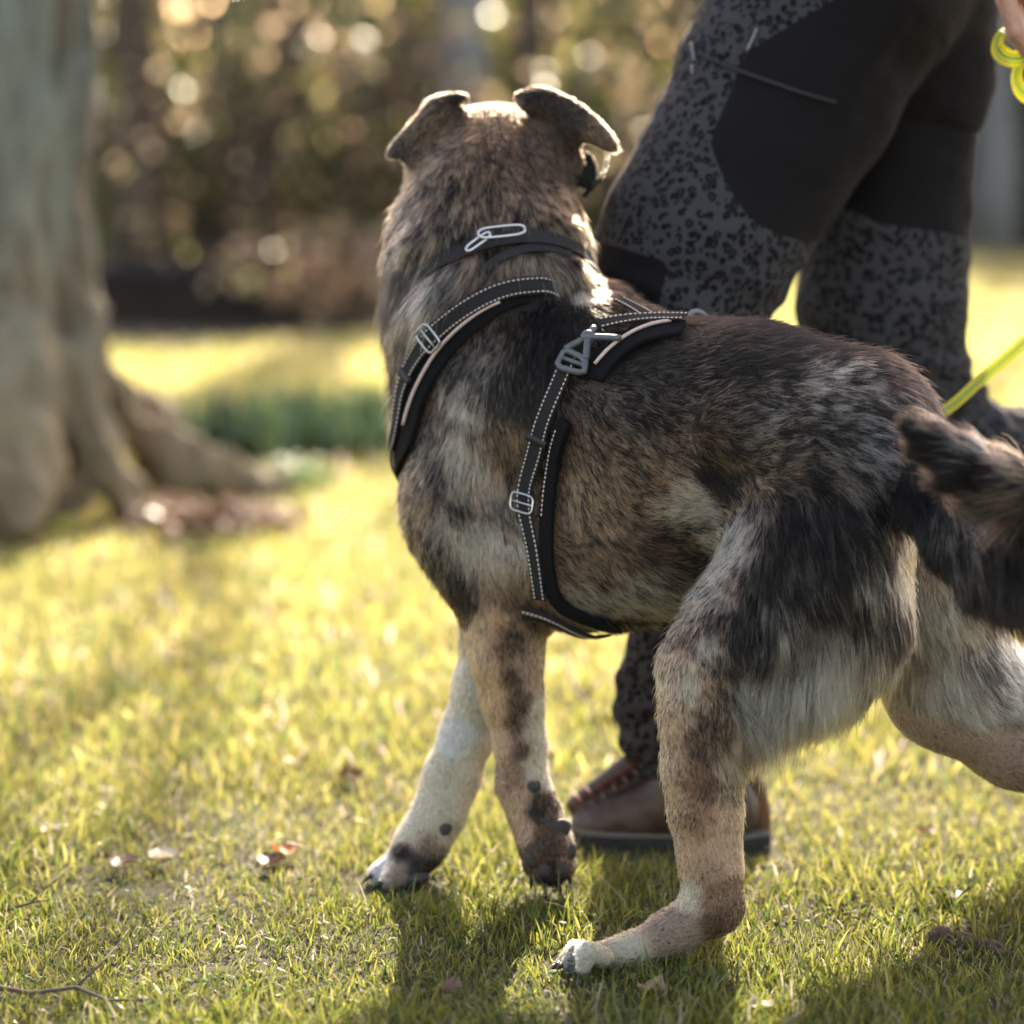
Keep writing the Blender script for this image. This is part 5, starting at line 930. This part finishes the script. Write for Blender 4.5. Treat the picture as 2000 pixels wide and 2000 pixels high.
# ------------------------------------------------------------------ boots
LEA = simple("boot_leather", (.045, .027, .022), .45, noise=.35, nscale=35, bump=.25); LEA2 = simple("boot_heel_leather", (.12, .055, .032), .35, noise=.3, nscale=30, bump=.2)
SOLE = simple("boot_sole", (.022, .022, .024), .8, noise=.3, nscale=90, bump=.5); MID = simple("boot_midsole", (.14, .13, .12), .7); DULL = simple("dull_hook", (.12, .12, .12), .4, .9); RED = simple("red_lace", (.085, .013, .010), .7); TAB = simple("boot_cuff", (.02, .02, .024), .7)
def boot(L0, name_rot=None, off=np.zeros(3), Rm=None, base=None):
    """L0 maps boot pixels to metres; a second boot is the same one turned about its ankle"""
    tf = (lambda V: V) if Rm is None else (lambda V: (np.asarray(V)-base)@Rm.T+off)
    b = Solid((.02, 2.90, -.02), (.42, 3.24, .26), .0035)
    b.chain(pc([(1415, 1590, 3.05, 52), (1330, 1598, 3.055, 52), (1240, 1606, 3.06, 50), (1170, 1612, 3.065, 42), (1150, 1617, 3.068, 35)]), .02)
    b.chain(pc([(1355, 1470, 3.06, 86), (1345, 1540, 3.055, 78), (1300, 1575, 3.055, 62), (1215, 1590, 3.06, 48)]), .02); b.chain(pc([(1390, 1500, 3.055, 70), (1410, 1585, 3.05, 66)]), .02)
    pe(b, 1440, 1580, 3.05, 44, 60, 55, 0, k=.012)
    b.cone(P(1228, 1497, 3.06), .016, P(1120, 1572, 3.07), .010, .012)
    v, q = b.mesh(); v = v+vnoise(v, 60, 4)[:, None]*.0008; v = v[:]; 
    up = mesh_obj("boot", tf(v), q, LEA, person)
    def sh(y, Ys): return [P(x, y, Ys) for x in ()]
    def slab(z0, z1, grow, nm, mat, x0=None):
        pts = [(1496, 3.05, .036), (1440, 3.05, .045), (1360, 3.052, .038), (1280, 3.056, .040), (1200, 3.062, .046), (1140, 3.066, .040), (1112, 3.07, .022)]
        if x0: pts = [p_ for p_ in pts if p_[0] >= x0]
        A = [];
        for x, Y_, w in pts: A.append((P(x, 1640, Y_)[0], Y_, w+grow))
        A[0] = (A[0][0]+grow, A[0][1], A[0][2]*.7); A[-1] = (A[-1][0]-grow, A[-1][1], A[-1][2])
        ring_ = [(x, Y_-w) for x, Y_, w in A]+[(x, Y_+w) for x, Y_, w in A[::-1]]; n = len(ring_); V = [(x, y, z0) for x, y in ring_]+[(x, y, z1) for x, y in ring_]
        return mesh_obj(nm, tf(np.array(V)), [list(range(n))[::-1], [n+i for i in range(n)]]+[[i, (i+1) % n, n+(i+1) % n, n+i] for i in range(n)], mat, up, smooth=False)
    slab(-.010, .010, .003, "sole", SOLE); slab(.0103, .0145, .001, "midsole", MID)
    hb_ = []
    for s_ in np.linspace(0, 1, 6):
        c = P(1232-104*s_, 1502+66*s_, 3.06-.014); hb_.append(tube([c+np.array([.012, -.012, -.006]), c+np.array([0, .002, .006]), c+np.array([-.004, .026, .006])], .0018, 6))
    v2, f2 = join(hb_); mesh_obj("laces", tf(np.array(v2)), f2, RED, up)
    st = spline([P(1242, 1490, 3.045), P(1190, 1525, 3.05), P(1130, 1566, 3.06)], .004); v2, f2 = tube(st, .0026, 8); mesh_obj("tongue_edge", tf(np.array(v2)), f2, RED, up)
    for s_ in np.linspace(0, 1, 5):
        c = P(1248-84*s_, 1514+62*s_, 3.022+.012*s_); v2, f2 = tube([c, c+np.array([-.006, .004, .005])], [.0020, .0015], 8); mesh_obj("lace_hook", tf(np.array(v2)), f2, DULL, up)
    # heel counter and cuff
    hc, _ = b.hit([1478, 1470, 1450], [1600, 1560, 1535], 0, y0=2.8, y1=3.3); 
    v2, f2 = tube(spline([P(1448, 1470, 3.05), P(1474, 1530, 3.05), P(1487, 1590, 3.05), P(1486, 1628, 3.05)], .004), .012, 10); mesh_obj("heel_counter", tf(np.array(v2)), f2, LEA2, up)
    return up
bt1 = boot(None); bt1["label"] = "brown boot planted flat on the grass"
ang = math.radians(62); Ry = np.array([[math.cos(ang), 0, math.sin(ang)], [0, 1, 0], [-math.sin(ang), 0, math.cos(ang)]])
bt2 = boot(None, base=P(1360, 1480, 3.06), Rm=Ry, off=P(2130, 985, 3.46)); bt2["label"] = "trailing brown boot with its heel raised"
# ------------------------------------------------------------------ the lead
ld = empty("dog_lead", P(2010, 120, 3.0)); tag(ld, "bright yellow woven dog lead with green stitching, looped in the person's hand", "lead")
m = M("yellow_webbing"); at = m.n("ShaderNodeAttribute", attribute_name="suv"); sp = m.n("ShaderNodeSeparateXYZ"); m.l(at.outputs["Vector"], sp.inputs[0])
ab = m.n("ShaderNodeMath", operation='ABSOLUTE'); m.l(sp.outputs[1], ab.inputs[0]); st_ = m.ramp(ab.outputs[0], [(.08, (.06, .24, .07)), (.13, (.85, .90, .26)), (.36, (.85, .90, .26)), (.40, (.15, .32, .10)), (.45, (.15, .32, .10)), (.50, (.92, .86, .10))])
mu = m.n("ShaderNodeMath", operation='MULTIPLY'); m.l(sp.outputs[0], mu.inputs[0]); mu.inputs[1].default_value = 2*math.pi/.003; si = m.n("ShaderNodeMath", operation='SINE'); m.l(mu.outputs[0], si.inputs[0])
rs = m.ramp(si.outputs[0], [(.2, (.65,)*3), (.7, (1,)*3)]); mx = m.n("ShaderNodeMixRGB", blend_type='MULTIPLY'); mx.inputs[0].default_value = .8; m.l(st_.outputs[0], mx.inputs[1]); m.l(rs.outputs[0], mx.inputs[2]); m.l(mx.outputs[0], m.b.inputs["Base Color"]); m.set(Roughness=.6); m.bump(si.outputs[0], .5, .0006)
tl = m.n("ShaderNodeBsdfTranslucent"); m.l(mx.outputs[0], tl.inputs[0]); ms = m.n("ShaderNodeMixShader"); ms.inputs[0].default_value = .5; m.l(m.b.outputs[0], ms.inputs[1]); m.l(tl.outputs[0], ms.inputs[2]); m.l(ms.outputs[0], m.t.nodes["Material Output"].inputs["Surface"])
YEL = m.m
def coil(cx, cy, rx, ry, Y, a0, a1, name, dn):
    A = np.radians(np.linspace(a0, a1, 40)); p = np.array([P(cx+rx*math.cos(a), cy-ry*math.sin(a), Y+dn*k/40) for k, a in enumerate(A)]); p = spline(list(p), .003); c = P(cx, cy, Y)
    n = p-c; n[:, 1] = 0; n += np.array([.0, -.012, .022]); return ribbon(p, n, .021, .0034, name, YEL, ld)
coil(1982, 86, 33, 30, 2.985, 20, 400, "loop", .01)
coil(2030, 150, 44, 42, 2.99, 40, 420, "loop", .012)
q = spline([P(2040, 108, 3.0), P(2095, 220, 3.0), P(2135, 420, 2.99), P(2090, 580, 2.98), P(2000, 668, 2.97), P(1920, 738, 2.97), P(1838, 806, 2.97), P(1740, 835, 2.985), P(1600, 800, 3.0), P(1480, 720, 2.995), P(1400, 655, 2.90), P(1372, 632, 2.845)], .005)
vd = C0-q; vd /= np.linalg.norm(vd, axis=1, keepdims=True); ribbon(q, vd, .0135, .0030, "tape", YEL, ld)
c = q[-1]; v, f = tube([c, c+np.array([-.012, .006, -.006]), c+np.array([-.02, .008, -.016])], .004, 8); mesh_obj("clip", v, f, STEEL, ld)
print("person done", round(time.time()-T0, 1))

# ------------------------------------------------------------------ face of the dog (turned away), claws
for dx in (-1, 1):
    c = P(945+dx*48, 296, 3.165); e = Solid(c-.02, c+.02, .002); e.ell(c, (.010,)*3); v, q = e.mesh(); mesh_obj("eye", v, q, simple("dog_eye", (.03, .015, .008), .1), bpy_dog)
c = P(923, 358, 3.325); e = Solid(c-.04, c+.04, .003); e.ell(c, (.019, .012, .014)); v, q = e.mesh(); mesh_obj("nose", v, q, simple("dog_nose", (.012, .011, .012), .35), bpy_dog)
PADM = simple("paw_pad_skin", (.030, .026, .025), .62, noise=.5, nscale=260, bump=.7)
def pad(L, k=.003):
    c = P(L[0][0], L[0][1], L[0][2]); e = Solid(c-.045, c+.045, .0018)
    for (x, y, Y, rx, ry, rz, a) in L: pe(e, x, y, Y, rx, ry, rz, a, k=k)
    v, q = e.mesh(); v = v+vnoise(v, 500, 3)[:, None]*.0005; return mesh_obj("paw_pad", v, q, PADM, bpy_dog)
def padY(px, py, sink): h, _ = dog.hit([px], [py], 0); return float(h[0][1])+sink
y = padY(1074, 1622, .010); pad([(1072, 1620, y, 20, 19, 14, 0), (1046, 1625, y+.001, 17, 20, 12, 20), (1098, 1618, y+.001, 17, 20, 12, -20), (1072, 1610, y, 30, 10, 12, 0)], .006)
for (x, yy, rx, ry, a) in ((1038, 1676, 15, 21, 12), (1064, 1694, 15, 22, 0), (1094, 1694, 15, 22, -4), (1112, 1664, 14, 20, -14)):
    y = padY(x, yy, .005); pad([(x, yy, y, rx, ry, 13, a)])
y = padY(1041, 1538, .004); pad([(1041, 1537, y, 17, 15, 14, 0)]); y = padY(866, 1620, .004); pad([(866, 1619, y+.002, 18, 15, 16, 20)]); y = padY(800, 1712, .004); pad([(815, 1716, y, 26, 12, 14, 10)])
CL = simple("claw", (.02, .018, .016), .35)
for a, b in (((1040, 1708, 2.783), (1036, 1738, 2.785)), ((1062, 1722, 2.78), (1066, 1752, 2.782)), ((1088, 1722, 2.78), (1098, 1756, 2.782)), ((1110, 1704, 2.783), (1114, 1730, 2.785)),
             ((726, 1710, 2.835), (706, 1726, 2.83)), ((745, 1722, 2.815), (728, 1736, 2.812)), ((786, 1658, 2.84), (770, 1672, 2.835)), ((1094, 1882, 2.535), (1078, 1893, 2.53)), ((1100, 1884, 2.51), (1084, 1896, 2.505))):
    v, f = tube(spline([P(*a), (P(*a)+P(*b))/2+np.array([0, 0, .001]), P(*b)], .004), np.linspace(.0038, .001, len(spline([P(*a), (P(*a)+P(*b))/2+np.array([0, 0, .001]), P(*b)], .004))), 8); mesh_obj("claw", v, f, CL, bpy_dog)
N_HAIR=750000
grow_coat(N_HAIR)
print('built',time.time()-T0)
